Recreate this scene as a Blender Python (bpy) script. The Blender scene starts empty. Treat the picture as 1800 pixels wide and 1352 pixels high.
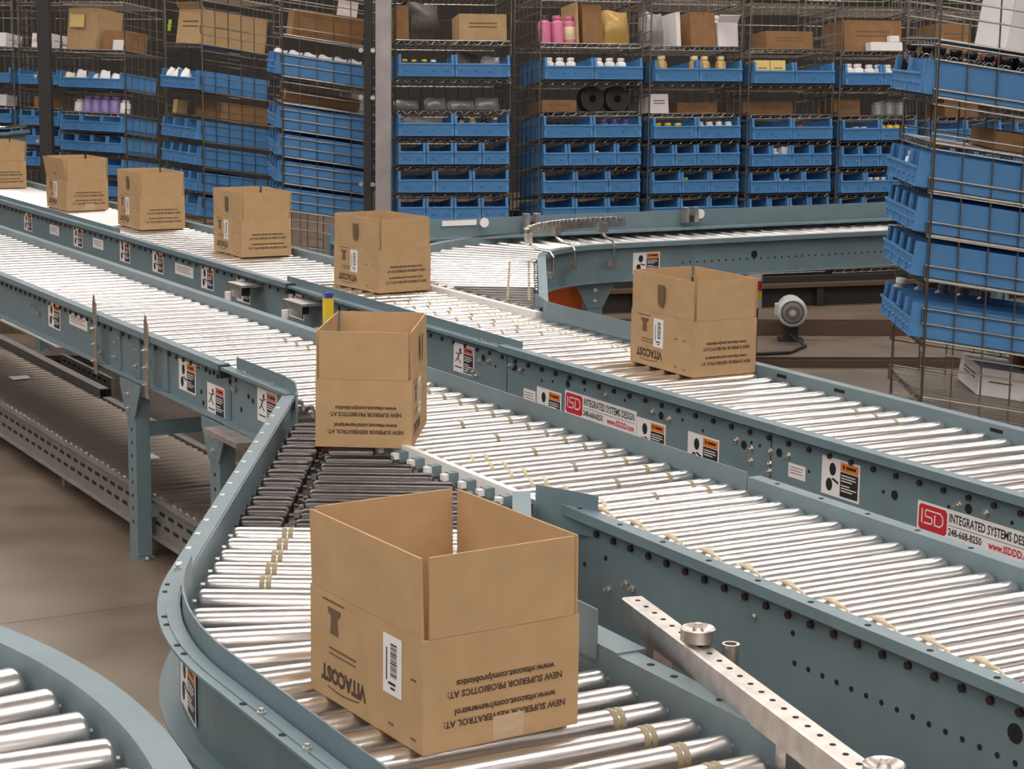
import bpy, math, random
from mathutils import Matrix, Vector
random.seed(7)
SC = bpy.context.scene
COL = SC.collection
PI = math.pi
# ------------------------------------------------------------------ camera
FPX, PITCH, ROLL = 3479.4, .17633, .0132
PHI = .51874                       # heading of the conveyor lines against the view
ES = Vector((-math.sin(PHI), math.cos(PHI), 0)); ET = Vector((math.cos(PHI), math.sin(PHI), 0))
def W(t, s, z=0.0): return ET * t + ES * s + Vector((0, 0, z))
cam = bpy.data.objects.new('camera', bpy.data.cameras.new('camera'))
COL.objects.link(cam)
_f = Vector((0, math.cos(PITCH), -math.sin(PITCH))); _u = Vector((0, math.sin(PITCH), math.cos(PITCH))); _r = Vector((1, 0, 0))
_R = _r * math.cos(ROLL) + _u * math.sin(ROLL); _U = _u * math.cos(ROLL) - _r * math.sin(ROLL)
cam.matrix_world = Matrix(((_R.x, _U.x, -_f.x, 0), (_R.y, _U.y, -_f.y, 0), (_R.z, _U.z, -_f.z, 2.15), (0, 0, 0, 1)))
cam.data.sensor_fit = 'HORIZONTAL'; cam.data.sensor_width = 36; cam.data.lens = 36 * FPX / 1800
cam.data.clip_start = .05; cam.data.clip_end = 200
SC.camera = cam
# ------------------------------------------------------------------ world and exposure
wd = bpy.data.worlds.new('hall_air'); SC.world = wd; wd.use_nodes = True
wd.node_tree.nodes['Background'].inputs[0].default_value = (1.0, .95, .9, 1)
wd.node_tree.nodes['Background'].inputs[1].default_value = .10
SC.view_settings.view_transform = 'Standard'; SC.view_settings.look = 'None'
SC.view_settings.exposure = 0.0; SC.view_settings.gamma = 1; SC.view_settings.use_curve_mapping = False
LAMP = 50.0                        # emission of the ceiling tubes
LAMP_COL = (1.0, .93, .86)
# ------------------------------------------------------------------ materials
def mat(name, col, rough=.5, metal=0.0, noise=0.0, scale=20.0, bump=0.0, bscale=60.0, emit=0, trans=0.0, stretch=None, spec=.5, rvar=0.0):
    m = bpy.data.materials.new(name); m.use_nodes = True
    nt = m.node_tree; b = nt.nodes['Principled BSDF']
    b.inputs['Base Color'].default_value = (*col, 1); b.inputs['Roughness'].default_value = rough
    b.inputs['Metallic'].default_value = metal; b.inputs['Specular IOR Level'].default_value = spec
    if trans: b.inputs['Transmission Weight'].default_value = trans
    if emit:
        b.inputs['Emission Color'].default_value = (*col, 1); b.inputs['Emission Strength'].default_value = emit
    if noise or bump or rvar:
        tc = nt.nodes.new('ShaderNodeTexCoord'); mp = nt.nodes.new('ShaderNodeMapping')
        nt.links.new(tc.outputs['Object'], mp.inputs[0])
        if stretch: mp.inputs['Scale'].default_value = stretch
    if noise or rvar:
        n = nt.nodes.new('ShaderNodeTexNoise'); n.inputs['Scale'].default_value = scale; n.inputs['Detail'].default_value = 5
        nt.links.new(mp.outputs[0], n.inputs['Vector'])
        if noise:
            r = nt.nodes.new('ShaderNodeValToRGB')
            r.color_ramp.elements[0].position = .3; r.color_ramp.elements[1].position = .7
            r.color_ramp.elements[0].color = (*[c * (1 - noise) for c in col], 1)
            r.color_ramp.elements[1].color = (*[min(1, c * (1 + noise)) for c in col], 1)
            nt.links.new(n.outputs['Fac'], r.inputs[0]); nt.links.new(r.outputs[0], b.inputs['Base Color'])
        if rvar:
            mr = nt.nodes.new('ShaderNodeMapRange')
            mr.inputs['To Min'].default_value = max(.03, rough - rvar); mr.inputs['To Max'].default_value = rough + rvar
            nt.links.new(n.outputs['Fac'], mr.inputs['Value']); nt.links.new(mr.outputs[0], b.inputs['Roughness'])
    if bump:
        n2 = nt.nodes.new('ShaderNodeTexNoise'); n2.inputs['Scale'].default_value = bscale; n2.inputs['Detail'].default_value = 3
        bp = nt.nodes.new('ShaderNodeBump'); bp.inputs['Strength'].default_value = bump; bp.inputs['Distance'].default_value = .01
        nt.links.new(mp.outputs[0], n2.inputs['Vector']); nt.links.new(n2.outputs['Fac'], bp.inputs['Height']); nt.links.new(bp.outputs[0], b.inputs['Normal'])
    return m
M = {}
M['steel'] = mat('roller_steel', (.77, .74, .735), .285, 1)
M['darkroll'] = mat('dark_reflection_steel', (.09, .082, .082), .30, 1)  # steel with a dark reflection put into its base colour
M['teal'] = mat('blue_grey_paint', (.150, .212, .242), .42, 0, .07, 9, .05, 300, spec=.4)
M['galv'] = mat('galvanised_steel', (.62, .58, .55), .38, 1, .18, 25, rvar=.1)
M['chrome'] = mat('chrome_wire', (.62, .60, .57), .25, 1)
M['rackwire'] = mat('dull_chrome_wire', (.27, .245, .22), .32, 1)
M['bolt'] = mat('dark_bolt', (.055, .035, .033), .5, .4)
M['zinc'] = mat('zinc_bolt', (.75, .72, .68), .3, 1)
M['hole'] = mat('hole_shadow', (.008, .009, .01), .9)
M['card'] = mat('kraft_cardboard', (.46, .305, .165), .82, 0, .06, 14, .06, 400, spec=.15)
M['cardin'] = mat('kraft_cardboard_inside', (.45, .27, .135), .85, 0, .06, 14, .06, 400, spec=.15)
M['carddark'] = mat('brown_cardboard', (.28, .155, .075), .85, 0, .12, 10, spec=.15)
M['ink'] = mat('brown_ink', (.075, .045, .028), .8)
M['inksoft'] = mat('worn_ink', (.15, .09, .05), .8)
M['white'] = mat('white_paper', (.80, .77, .77), .6)
M['whiteplas'] = mat('white_plastic', (.82, .80, .78), .35)
M['black'] = mat('black_print', (.018, .017, .017), .5)
M['orange'] = mat('warning_orange', (.72, .20, .02), .5)
M['redprint'] = mat('red_print', (.56, .02, .035), .45)
M['pinkred'] = mat('faded_red', (.62, .15, .14), .5)
M['blue'] = mat('blue_plastic', (.078, .235, .50), .45, 0, .05, 12, spec=.35)
M['yellow'] = mat('yellow_plastic', (.75, .52, .03), .45)
M['bluecap'] = mat('dark_blue_cap', (.03, .06, .3), .4)
M['orangepaint'] = mat('orange_guard', (.62, .13, .02), .5)
M['band'] = mat('drive_band', (.27, .225, .14), .45)
M['bandlight'] = mat('pale_drive_band', (.58, .50, .35), .4)
M['concrete'] = mat('concrete', (.180, .139, .106), .36, 0, .22, 3.0, .03, 30, rvar=.1)
M['wall'] = mat('hall_wall', (.020, .016, .013), .8, 0, .2, .7)
M['ceil'] = mat('hall_ceiling', (.16, .15, .145), .8)
M['motor'] = mat('motor_grey', (.55, .55, .54), .45, .2)
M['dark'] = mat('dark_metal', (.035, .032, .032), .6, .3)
M['brownrail'] = mat('brown_floor_channel', (.13, .085, .06), .5, .2)
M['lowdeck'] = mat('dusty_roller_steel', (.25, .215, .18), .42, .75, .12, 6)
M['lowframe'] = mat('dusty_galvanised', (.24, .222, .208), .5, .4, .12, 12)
M['tape'] = mat('clear_tape', (.52, .385, .25), .12)
M['pink'] = mat('pink_bottle', (.62, .16, .30), .35)
M['purple'] = mat('purple_bottle', (.33, .24, .55), .35)
M['violet'] = mat('violet_bottle', (.10, .08, .33), .35)
M['amber'] = mat('amber_bottle', (.52, .33, .10), .25)
M['cream'] = mat('cream_label', (.78, .66, .40), .5)
M['yelbox'] = mat('yellow_carton', (.72, .53, .20), .6)
M['green'] = mat('green_carton', (.30, .55, .05), .5)
M['blackgloss'] = mat('black_glass', (.012, .010, .010), .12)
M['redcap'] = mat('red_cap', (.5, .05, .03), .4)
M['grey'] = mat('grey_pouch', (.30, .28, .28), .35, .2, .2, 15, .4, 25)
M['darkbag'] = mat('dark_bag', (.05, .042, .035), .4, 0, .3, 20, .5, 20)
M['clear'] = mat('clear_plastic', (.7, .72, .72), .12, 0, trans=.7)
M['postg'] = mat('grey_upright', (.40, .37, .37), .4, .6, .15, 6)
M['lamp'] = mat('lamp_tube', LAMP_COL, .5, emit=LAMP)
M['fixture'] = mat('lamp_housing', (.6, .6, .6), .5)
# ------------------------------------------------------------------ mesh helper
class MB:
    def __init__(s): s.v = []; s.f = []; s.m = []; s.cur = 0
    def add(s, vs, fs):
        o = len(s.v); s.v += [tuple(p) for p in vs]; s.f += [tuple(i + o for i in f) for f in fs]; s.m += [s.cur] * len(fs); return s
    def box(s, x0, x1, y0, y1, z0, z1):
        return s.add([(x0,y0,z0),(x1,y0,z0),(x1,y1,z0),(x0,y1,z0),(x0,y0,z1),(x1,y0,z1),(x1,y1,z1),(x0,y1,z1)],
                     [(0,3,2,1),(4,5,6,7),(0,1,5,4),(1,2,6,5),(2,3,7,6),(3,0,4,7)])
    def hexa(s, p):                 # eight corners, bottom loop then top loop
        return s.add(p, [(0,3,2,1),(4,5,6,7),(0,1,5,4),(1,2,6,5),(2,3,7,6),(3,0,4,7)])
    def cyl(s, a, b, r, n=8, r2=None, cap=True):
        a, b = Vector(a), Vector(b); d = (b - a).normalized(); r2 = r if r2 is None else r2
        u = d.orthogonal().normalized(); w = d.cross(u)
        vs = []
        for i in range(n):
            q = 2 * PI * i / n; e = u * math.cos(q) + w * math.sin(q); vs += [a + e * r, b + e * r2]
        fs = [(2*i, (2*i+2) % (2*n), (2*i+3) % (2*n), 2*i+1) for i in range(n)]
        if cap: fs += [tuple(range(0, 2*n, 2))[::-1], tuple(range(1, 2*n, 2))]
        return s.add(vs, fs)
    def tube(s, pts, r, n=6):
        pts = [Vector(p) for p in pts]; vs = []; prev = None
        for i, p in enumerate(pts):
            d = (pts[min(i+1, len(pts)-1)] - pts[max(i-1, 0)]).normalized()
            u = d.orthogonal().normalized() if prev is None else (prev - d * prev.dot(d)).normalized()
            prev = u; w = d.cross(u)
            vs += [p + (u * math.cos(2*PI*k/n) + w * math.sin(2*PI*k/n)) * r for k in range(n)]
        fs = []
        for i in range(len(pts) - 1):
            for k in range(n):
                fs.append((i*n+k, i*n+(k+1) % n, (i+1)*n+(k+1) % n, (i+1)*n+k))
        fs += [tuple(range(n))[::-1], tuple(range((len(pts)-1)*n, len(pts)*n))]
        return s.add(vs, fs)
    def lathe(s, prof, n=14, c=(0, 0, 0), axis='z'):
        vs = []
        for r, h in prof:
            for k in range(n):
                q = 2*PI*k/n; a, b = r*math.cos(q), r*math.sin(q)
                vs.append((c[0]+a, c[1]+b, c[2]+h) if axis == 'z' else ((c[0]+h, c[1]+a, c[2]+b) if axis == 'x' else (c[0]+b, c[1]+h, c[2]+a)))
        fs = []
        for i in range(len(prof)-1):
            for k in range(n): fs.append((i*n+k, i*n+(k+1) % n, (i+1)*n+(k+1) % n, (i+1)*n+k))
        fs += [tuple(range(n))[::-1], tuple(range((len(prof)-1)*n, len(prof)*n))]
        return s.add(vs, fs)
    def sweep(s, path, prof, side=1):
        # path: points (x, y, z); prof: closed loop of (outward, up); side +1 = outward to the right of travel
        P = [Vector(p) for p in path]; n = len(prof); vs = []
        for i, p in enumerate(P):
            a = (P[i] - P[i-1]) if i else (P[1] - P[0]); b = (P[i+1] - P[i]) if i < len(P)-1 else a
            if not i: a = b
            a = Vector((a.x, a.y, 0)).normalized(); b = Vector((b.x, b.y, 0)).normalized()
            na, nb = Vector((a.y, -a.x, 0)), Vector((b.y, -b.x, 0)); m = (na + nb); m = m / max(.2, m.dot(na))
            for o, h in prof: vs.append(p + m * (o * side) + Vector((0, 0, h)))
        fs = []
        for i in range(len(P)-1):
            for k in range(n):
                q = (i*n+k, i*n+(k+1) % n, (i+1)*n+(k+1) % n, (i+1)*n+k); fs.append(q if side > 0 else q[::-1])
        e0, e1 = tuple(range(n)), tuple(range((len(P)-1)*n, len(P)*n))
        fs += [e0[::-1] if side > 0 else e0, e1 if side > 0 else e1[::-1]]
        return s.add(vs, fs)
    def poly(s, pts, d):            # flat polygon pts extruded by vector d
        pts = [Vector(p) for p in pts]; n = len(pts); d = Vector(d)
        return s.add(pts + [p + d for p in pts], [tuple(range(n))[::-1], tuple(range(n, 2*n))] + [(i, (i+1) % n, n+(i+1) % n, n+i) for i in range(n)])
    def mesh(s, name, mats, smooth=False):
        me = bpy.data.meshes.new(name); me.from_pydata(s.v, [], s.f)
        for m in (mats if isinstance(mats, (list, tuple)) else [mats]): me.materials.append(M[m] if isinstance(m, str) else m)
        me.polygons.foreach_set('material_index', s.m)
        import bmesh
        bm = bmesh.new(); bm.from_mesh(me); bmesh.ops.recalc_face_normals(bm, faces=bm.faces); bm.to_mesh(me); bm.free()
        if smooth:
            me.polygons.foreach_set('use_smooth', [True] * len(me.polygons))
            me.set_sharp_from_angle(angle=math.radians(35))
        return me
    def build(s, name, mats, parent=None, loc=(0, 0, 0), rot=None, smooth=False):
        return inst(name, s.mesh(name, mats, smooth), parent, loc, rot)
def inst(name, me, parent=None, loc=(0, 0, 0), rot=None, scale=None):
    o = bpy.data.objects.new(name, me); COL.objects.link(o); o.parent = parent; o.location = loc
    if rot is not None: o.rotation_euler = rot.to_euler() if isinstance(rot, Matrix) else rot
    if scale: o.scale = scale
    return o
def tag(o, label=None, cat=None, group=None, kind=None):
    for k, v in (('label', label), ('category', cat), ('group', group), ('kind', kind)):
        if v: o[k] = v
    return o
def thing(name, label, cat, loc=(0, 0, 0), rotz=0.0, group=None, rot=None):
    o = bpy.data.objects.new(name, None); COL.objects.link(o); o.location = loc; o.empty_display_size = .1
    o.rotation_euler = rot if rot else (0, 0, rotz)
    return tag(o, label, cat, group)
def axes(X, Y):
    X, Y = Vector(X), Vector(Y); Z = X.cross(Y)
    return Matrix(((X.x, Y.x, Z.x), (X.y, Y.y, Z.y), (X.z, Y.z, Z.z)))
_tc = {}
def text_mesh(s, size, m, width=None, bold=0.0):
    k = (s, size, m, width, bold)
    if k in _tc: return _tc[k]
    cu = bpy.data.curves.new('lettering', 'FONT'); cu.body = s; cu.size = size; cu.align_x = 'CENTER'; cu.align_y = 'CENTER'; cu.resolution_u = 2; cu.offset = bold
    o = bpy.data.objects.new('lettering', cu); COL.objects.link(o)
    bpy.context.view_layer.update()
    me = bpy.data.meshes.new_from_object(o.evaluated_get(bpy.context.evaluated_depsgraph_get()))
    bpy.data.objects.remove(o); bpy.data.curves.remove(cu)
    xs = [v.co.x for v in me.vertices]; w = max(xs) - min(xs)
    if width:
        for v in me.vertices: v.co.x *= width / w
    me.materials.clear(); me.materials.append(M[m]); me.name = 'lettering'
    _tc[k] = me
    return me
# ------------------------------------------------------------------ the hall
def structure(name, mb, m, **kw): return tag(mb.build(name, m, **kw), kind='structure')
fl = bpy.data.objects.new('floor', None); COL.objects.link(fl); fl.rotation_euler = (0, 0, PHI); fl['kind'] = 'structure'
JT = 6.95
for k, (a, b) in enumerate(((-32, JT-3.8), (JT-3.796, JT-.002), (JT+.002, JT+5.5), (JT+5.504, 40))):
    MB().box(-30, 30, a, b, -.2, 0).build('floor_slab', 'concrete', fl)
MB().box(-30, 30, -32, 40, -.25, -.203).build('joint_filler', 'hole', fl)
structure('wall_back', MB().box(-16, 16, 27, 27.2, 0, 7.4), 'wall')
structure('wall_left', MB().box(-16.2, -16, -20, 27.2, 0, 7.4), 'wall')
structure('wall_right', MB().box(16, 16.2, -20, 27.2, 0, 7.4), 'wall')
structure('ceiling', MB().box(-16.2, 16.2, -20, 27.2, 7.4, 7.6), 'ceil')
hous = MB(); hous.poly([(-1.2,-.16,0),(-1.2,.16,0),(-1.2,.07,.1),(-1.2,-.07,.1)], (2.4, 0, 0)); hous = hous.mesh('lamp_housing', 'fixture')
tub = MB(); tub.box(-1.17, 1.17, -.13, .13, -.03, -.002); tub = tub.mesh('lamp_tube', 'lamp')
rod = MB(); rod.cyl((-.9, 0, .1), (-.9, 0, .98), .01); rod.cyl((.9, 0, .1), (.9, 0, .98), .01); rod = rod.mesh('hanger', 'fixture')
nrow = 0
ROWN = ['last row added as front light behind', 'second row added as front light behind', 'first row behind', 'row just ahead of', 'second row ahead of', 'third row ahead of', 'farthest row ahead of']
LN = ['leftmost', 'second', 'third', 'fourth', 'fifth', 'sixth', 'seventh', 'rightmost']
for ry, y in enumerate((-17, -10.5, -4, 2.5, 9, 15.5, 22)):  # the two rearmost rows are added, standing in for frontal flash light
    for lx, x in enumerate((-12.4, -9.3, -6.2, -3.1, 0, 3.1, 6.2, 9.3)):
        L = thing('ceiling_light', '%s fluorescent ceiling light, %s the camera' % (LN[lx], ROWN[ry]), 'ceiling light', (x, y, 6.4), 0, 'ceiling lights in rows')
        inst('housing', hous, L); inst('tube', tub, L); inst('hanger', rod, L)
# ------------------------------------------------------------------ conveyor pieces
RT, RAIL = .92, .95                # roller top, rail top
RR = .0245
def roller_mesh(L, r=RR, m='steel', band=None):
    mb = MB()
    mb.lathe([(.006, -.012), (.006, 0), (r*.66, 0), (r*.86, .0025), (r*.96, .007), (r, .014), (r, L-.014), (r*.96, L-.007), (r*.86, L-.0025), (r*.66, L), (.006, L), (.006, L+.012)], 20, axis='x')
    return mb.mesh('roller', m, True)
_rm = {}
def roller(parent, a, b, m='steel', r=RR, name='roller'):
    a, b = Vector(a), Vector(b); L = round((b - a).length, 3)
    k = (L, m, r)
    if k not in _rm: _rm[k] = roller_mesh(L, r, m)
    d = (b - a).normalized()
    o = inst(name, _rm[k], parent, a)
    o.rotation_euler = d.to_track_quat('X', 'Z').to_euler()
    return o
def band_mesh(r=RR, m='band'):
    mb = MB(); mb.lathe([(r*.9, -.0065), (r*1.05, -.006), (r*1.07, 0), (r*1.05, .006), (r*.9, .0065)], 16, axis='x'); return mb.mesh('drive_band', m, True)
BAND = band_mesh(); BANDL = band_mesh(m='bandlight')
def bands(ro, *xs, m=None):
    for x in xs: inst('drive_band', m or BAND, ro, (x, 0, 0))
def loop_band_mesh(p):             # o-ring that links two neighbouring rollers
    pts = []
    for k in range(7): q = PI/2 + PI*k/6; pts.append((0, math.cos(q)*RR*1.04, math.sin(q)*RR*1.04))
    for k in range(7): q = -PI/2 + PI*k/6; pts.append((.012, p+math.cos(q)*RR*1.04, math.sin(q)*RR*1.04))
    pts.append(pts[0]); mb = MB(); mb.tube(pts, .004, 5); return mb.mesh('drive_band', 'bandlight', True)
def rail_prof(h=.215, fw=.042, lip=.026, th=.004):
    return [(0, 0), (fw, 0), (fw, -lip), (fw-th, -lip), (fw-th, -th), (th, -th), (th, -h+th), (fw, -h+th), (fw, -h), (0, -h)]
def plate_prof(z0, z1, th=.004): return [(0, z1), (th, z1), (th, z0), (0, z0)]
def rail(parent, path, side, name='side_rail', m='teal', **kw):
    return MB().sweep(path, rail_prof(**kw), side).build(name, m, parent)
def fence(parent, path, side, z0, z1, name='side_guard', m='teal', off=0.0):
    return MB().sweep(path, [(o + off, h) for o, h in plate_prof(z0, z1)], side).build(name, m, parent)
hexb = MB(); hexb.cyl((0, 0, 0), (-.012, 0, 0), .0095, 6); hexb.cyl((0, 0, 0), (-.003, 0, 0), .013, 10); HEXB = hexb.mesh('axle_bolt', 'bolt')
zb = MB(); zb.cyl((0, 0, 0), (-.009, 0, 0), .010, 6); zb.cyl((-.009, 0, 0), (-.02, 0, 0), .005, 8); zb.cyl((0, 0, 0), (-.002, 0, 0), .013, 10); ZB = zb.mesh('zinc_bolt', 'zinc')
zt = MB(); zt.cyl((0, 0, 0), (0, 0, .007), .009, 6); zt.cyl((0, 0, .007), (0, 0, .013), .005, 8); ZT = zt.mesh('flange_bolt', 'zinc')
def discs(lst, r, n=8, nrm=(-1, 0, 0), th=.0012):
    mb = MB(); nrm = Vector(nrm)
    for p in lst:
        p = Vector(p); mb.cyl(p, p + nrm * th, r if not isinstance(r, dict) else r[tuple(p)], n)
    return mb
ML = axes((0, -1, 0), (0, 0, 1))   # a sheet on a face that looks towards -x of its frame
MF = axes((1, 0, 0), (0, 0, 1))    # towards -y
MR = axes((0, 1, 0), (0, 0, 1))    # towards +x
def rect(mb, x0, x1, y0, y1, z, th=.0006): mb.box(x0, x1, y0, y1, z, z+th)
def warning_mesh(w, h, head='orange', pict='nip'):
    mb = MB(); rect(mb, -w/2, w/2, -h/2, h/2, 0, .0008)
    mb.cur = 1; rect(mb, w*.0, w*.46, h*.22, h*.44, .0008)
    mb.cur = 2; rect(mb, w*.0, w*.46, -h*.44, h*.20, .0008)
    if pict == 'nip':
        for cx, cy in ((-.21, .20), (-.29, -.22)):
            mb.poly([(w*(cx+.085*math.cos(q*PI/8)), h*(cy+.17*math.sin(q*PI/8)), .0008) for q in range(16)], (0, 0, .0006))
        mb.poly([(-w*.24, -h*.06, .0008), (-w*.19, -h*.02, .0008), (-w*.04, -h*.10, .0008), (-w*.06, -h*.16, .0008)], (0, 0, .0005))
    else:
        mb.poly([(w*(-.17+.045*math.cos(q*PI/6)), h*(.28+.075*math.sin(q*PI/6)), .0008) for q in range(12)], (0, 0, .0006))
        for a, b, t in (((-.19,.2),(-.29,-.02),.05), ((-.20,.16),(-.06,.22),.03), ((-.22,.12),(-.38,.16),.03), ((-.28,0),(-.14,-.16),.035), ((-.28,0),(-.40,-.14),.035)):
            a = Vector((a[0]*w, a[1]*h, .0008)); b = Vector((b[0]*w, b[1]*h, .0008)); d = (b-a).normalized(); nn = Vector((-d.y, d.x, 0))*t*h*.6
            mb.poly([a+nn, b+nn, b-nn, a-nn], (0, 0, .0006))
        rect(mb, -w*.42, -w*.08, -h*.34, -h*.30, .0008)
    mb.cur = 0
    for k, (yy, ll) in enumerate(((.10, .36), (.03, .38), (-.04, .28), (-.16, .22), (-.23, .40), (-.30, .3))):
        rect(mb, w*.03, w*(.03+ll), h*yy, h*(yy+.028), .0014, .0003)
    mb.cur = 2; rect(mb, w*.06, w*.11, h*.29, h*.38, .0014, .0003); rect(mb, w*.15, w*.40, h*.30, h*.37, .0014, .0003)
    return mb.mesh('warning_label', ['white', head, 'black'])
WARN = warning_mesh(.18, .118); WARN2 = warning_mesh(.175, .118, 'pinkred', 'climb')
def sticker(parent, me, t, s, z, name='warning_label', rot=ML, label=None):
    o = inst(name, me, parent, (t, s, z), rot)
    if label: o['label'] = label
    return o
def blank_mesh(w, h, lines=3):
    mb = MB(); rect(mb, -w/2, w/2, -h/2, h/2, 0, .0008); mb.cur = 1
    for k in range(lines): rect(mb, -w*.4, w*(.36 - .1*(k % 2)), h*(.22-.2*k), h*(.27-.2*k), .0008, .0004)
    return mb.mesh('data_plate', ['white', 'inksoft'])
def conveyor(name, label): return thing(name, label, 'conveyor', (0, 0, 0), PHI)
# =================================================================== conveyor A (middle line)
TA0, TA1 = 2.625, 3.21
A = conveyor('roller_conveyor', 'long middle roller conveyor running down to the right bottom corner')
rail(A, [(TA0, 12.6, RAIL), (TA0, 6.67, RAIL)], 1)
rail(A, [(TA0, 6.665, RAIL-.008), (TA0, 6.05, RAIL-.008)], 1, lip=.012, h=.207)
rail(A, [(TA0, 4.348, RAIL), (TA0, 1.7, RAIL)], 1, h=.36)
MB().box(TA0-.043, TA0-.002, 6.655, 6.672, RAIL-.05, RAIL-.002).build('end_cap', 'dark', A)
fence(A, [(TA0-.001, 6.60, RAIL), (TA0-.001, 6.16, RAIL), (TA0-.02, 6.03, RAIL), (TA0-.07, 5.90, RAIL), (TA0-.11, 5.82, RAIL)], -1, -.03, .034)
fence(A, [(TA0-.075, 4.335, RAIL), (TA0-.02, 4.21, RAIL), (TA0-.001, 4.15, RAIL)], -1, -.07, .04)
rail(A, [(TA1, 12.6, RAIL), (TA1, 6.6, RAIL)], -1)
rail(A, [(TA1, 6.6, RAIL-.045), (TA1, 4.31, RAIL-.045)], -1, h=.17)
fence(A, [(TA1, 6.6, RAIL), (TA1, 4.31, RAIL)], -1, -.05, .012)
rail(A, [(TA1, 4.305, RAIL), (TA1, 1.7, RAIL)], -1)
pA = .0795
LOOP = loop_band_mesh(pA)
s = 12.5; i = 0
while s > 1.75:
    x0 = TA0 + .012
    if 4.37 < s < 6.05:            # the merge: the near rail gives way to the spur
        x0 = TA0 + .004
    ro = roller(A, (x0, s, RT-RR), (TA1-.008, s, RT-RR))
    L = TA1 - .008 - x0
    if 4.3 < s < 7.4: bands(ro, L-.085)
    if 4.37 < s < 5.6 and i % 2: bands(ro, L-.26)
    if 4.37 < s < 5.1: bands(ro, .10, .145, m=BANDL)
    if 1.9 < s < 4.36:
        if i % 2: inst('drive_band', LOOP, A, (TA0 + .078, s, RT-RR))
        else: bands(ro, .095, m=BANDL)
    s -= (.115 if s - .115 > 4.36 else pA); i += 1
for k in range(26): inst('axle_bolt', HEXB, A, (TA0, 4.30 - .0795*k, .894))
bl = MB()
for k in range(70):
    for q in (0,): bl.cyl((TA0, 12.3-.0795*k, .894), (TA0-.010, 12.3-.0795*k, .894), .0095, 6)
tag(bl.build('axle_bolts', 'bolt', A), kind='stuff')
MB().box(2.584, 2.604, 4.37, 5.62, RAIL-.06, RAIL-.018).build('merge_strip', 'whiteplas', A)
for k in range(11):
    MB().box(2.556, 2.584, 4.42+.105*k-.016, 4.42+.105*k+.016, RAIL-.06, RAIL-.030).build('strip_tab', 'teal', A)
    MB().box(2.538, 2.556, 4.42+.105*k-.010, 4.42+.105*k+.010, RAIL-.052, RAIL-.034).build('roller_end', 'whiteplas', A)
hl = [(TA0-.0042, 3.32-.0508*.98*k*.98, .790) for k in range(34)]
tag(discs(hl, .0065).build('small_holes', 'hole', A), kind='stuff')
tag(discs([(TA0-.0042, 3.33, .856), (TA0-.0042, 4.2, .80), (TA0-.0042, 4.1, .84)], .007).build('small_holes', 'hole', A), kind='stuff')
discs([(TA0-.0042, 2.642, .848)], .020, 14).build('cable_hole', 'hole', A)
for s_, z_ in ((3.47, .858), (2.50, .83), (4.0, .80), (3.97, .795), (4.08, .765)): inst('zinc_bolt', ZB, A, (TA0, s_, z_))
tag(discs([(TA0-.022, 4.2-.19*k, RAIL) for k in range(13)], .0075, 10, (0, 0, 1), .0008).build('flange_holes', 'hole', A), kind='stuff')
tag(discs([(TA1+.022, 4.2-.19*k, RAIL) for k in range(13)], .0075, 10, (0, 0, 1), .0008).build('flange_holes', 'hole', A), kind='stuff')
TW = TA0 - .0042
for s_ in (7.1,): sticker(A, WARN, TW, s_, .833)
sticker(A, WARN, TW, 8.82, .845)
sticker(A, WARN2, TW, 6.80, .790); sticker(A, WARN2, TW, 6.31, .850)
sticker(A, blank_mesh(.26, .055), TW, 8.46, .866, 'data_plate')
for s_ in (8.085, 7.435):
    st = MB(); st.poly([(0, -.022, -.005), (0, .022, -.005), (0, .022, .30), (0, .008, .335), (0, -.012, .325), (0, -.022, .30)], (-.006, 0, 0))
    st = st.build('guard_strap', 'galv', A, (TA0-.045, s_, .70))
    for z_ in (.05, .12, .19): inst('zinc_bolt', ZB, st, (-.006, 0, z_))
for s_, w_ in ((7.90, .03), (7.66, .035), (7.33, .03)):
    MB().box(TA0-.012, TA0, s_-w_, s_+w_, .742, .91).build('splice_plate', 'teal', A)
for s_, z_ in ((7.66, .86), (7.66, .79), (7.92, .85), (7.92, .79), (8.18, .80), (8.22, .85), (8.13, .775), (7.52, .83), (9.1, .86), (9.05, .83), (6.28, .772), (6.25, .772), (6.95, .90), (6.6, .87)):
    inst('zinc_bolt', ZB, A, (TA0-.013 if z_ < .88 else TA0, s_, z_))
tag(discs([(TW, 6.86, .888), (TW, 6.78, .885), (TW, 6.66, .885), (TW, 6.95, .80), (TW, 6.93, .76), (TW, 6.48, .86), (TW, 6.44, .85), (TW, 6.55, .80), (TW, 6.6, .9)], .010).build('small_holes', 'hole', A), kind='stuff')
MB().box(TW-.0008, TW, 6.644, 6.650, .745, .94).build('splice_seam', 'dark', A)
for s_, k_ in ((6.47, 0), (6.22, 0)): inst('flange_bolt', ZT, A, (TA0-.022, s_, RAIL-.008))
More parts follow.
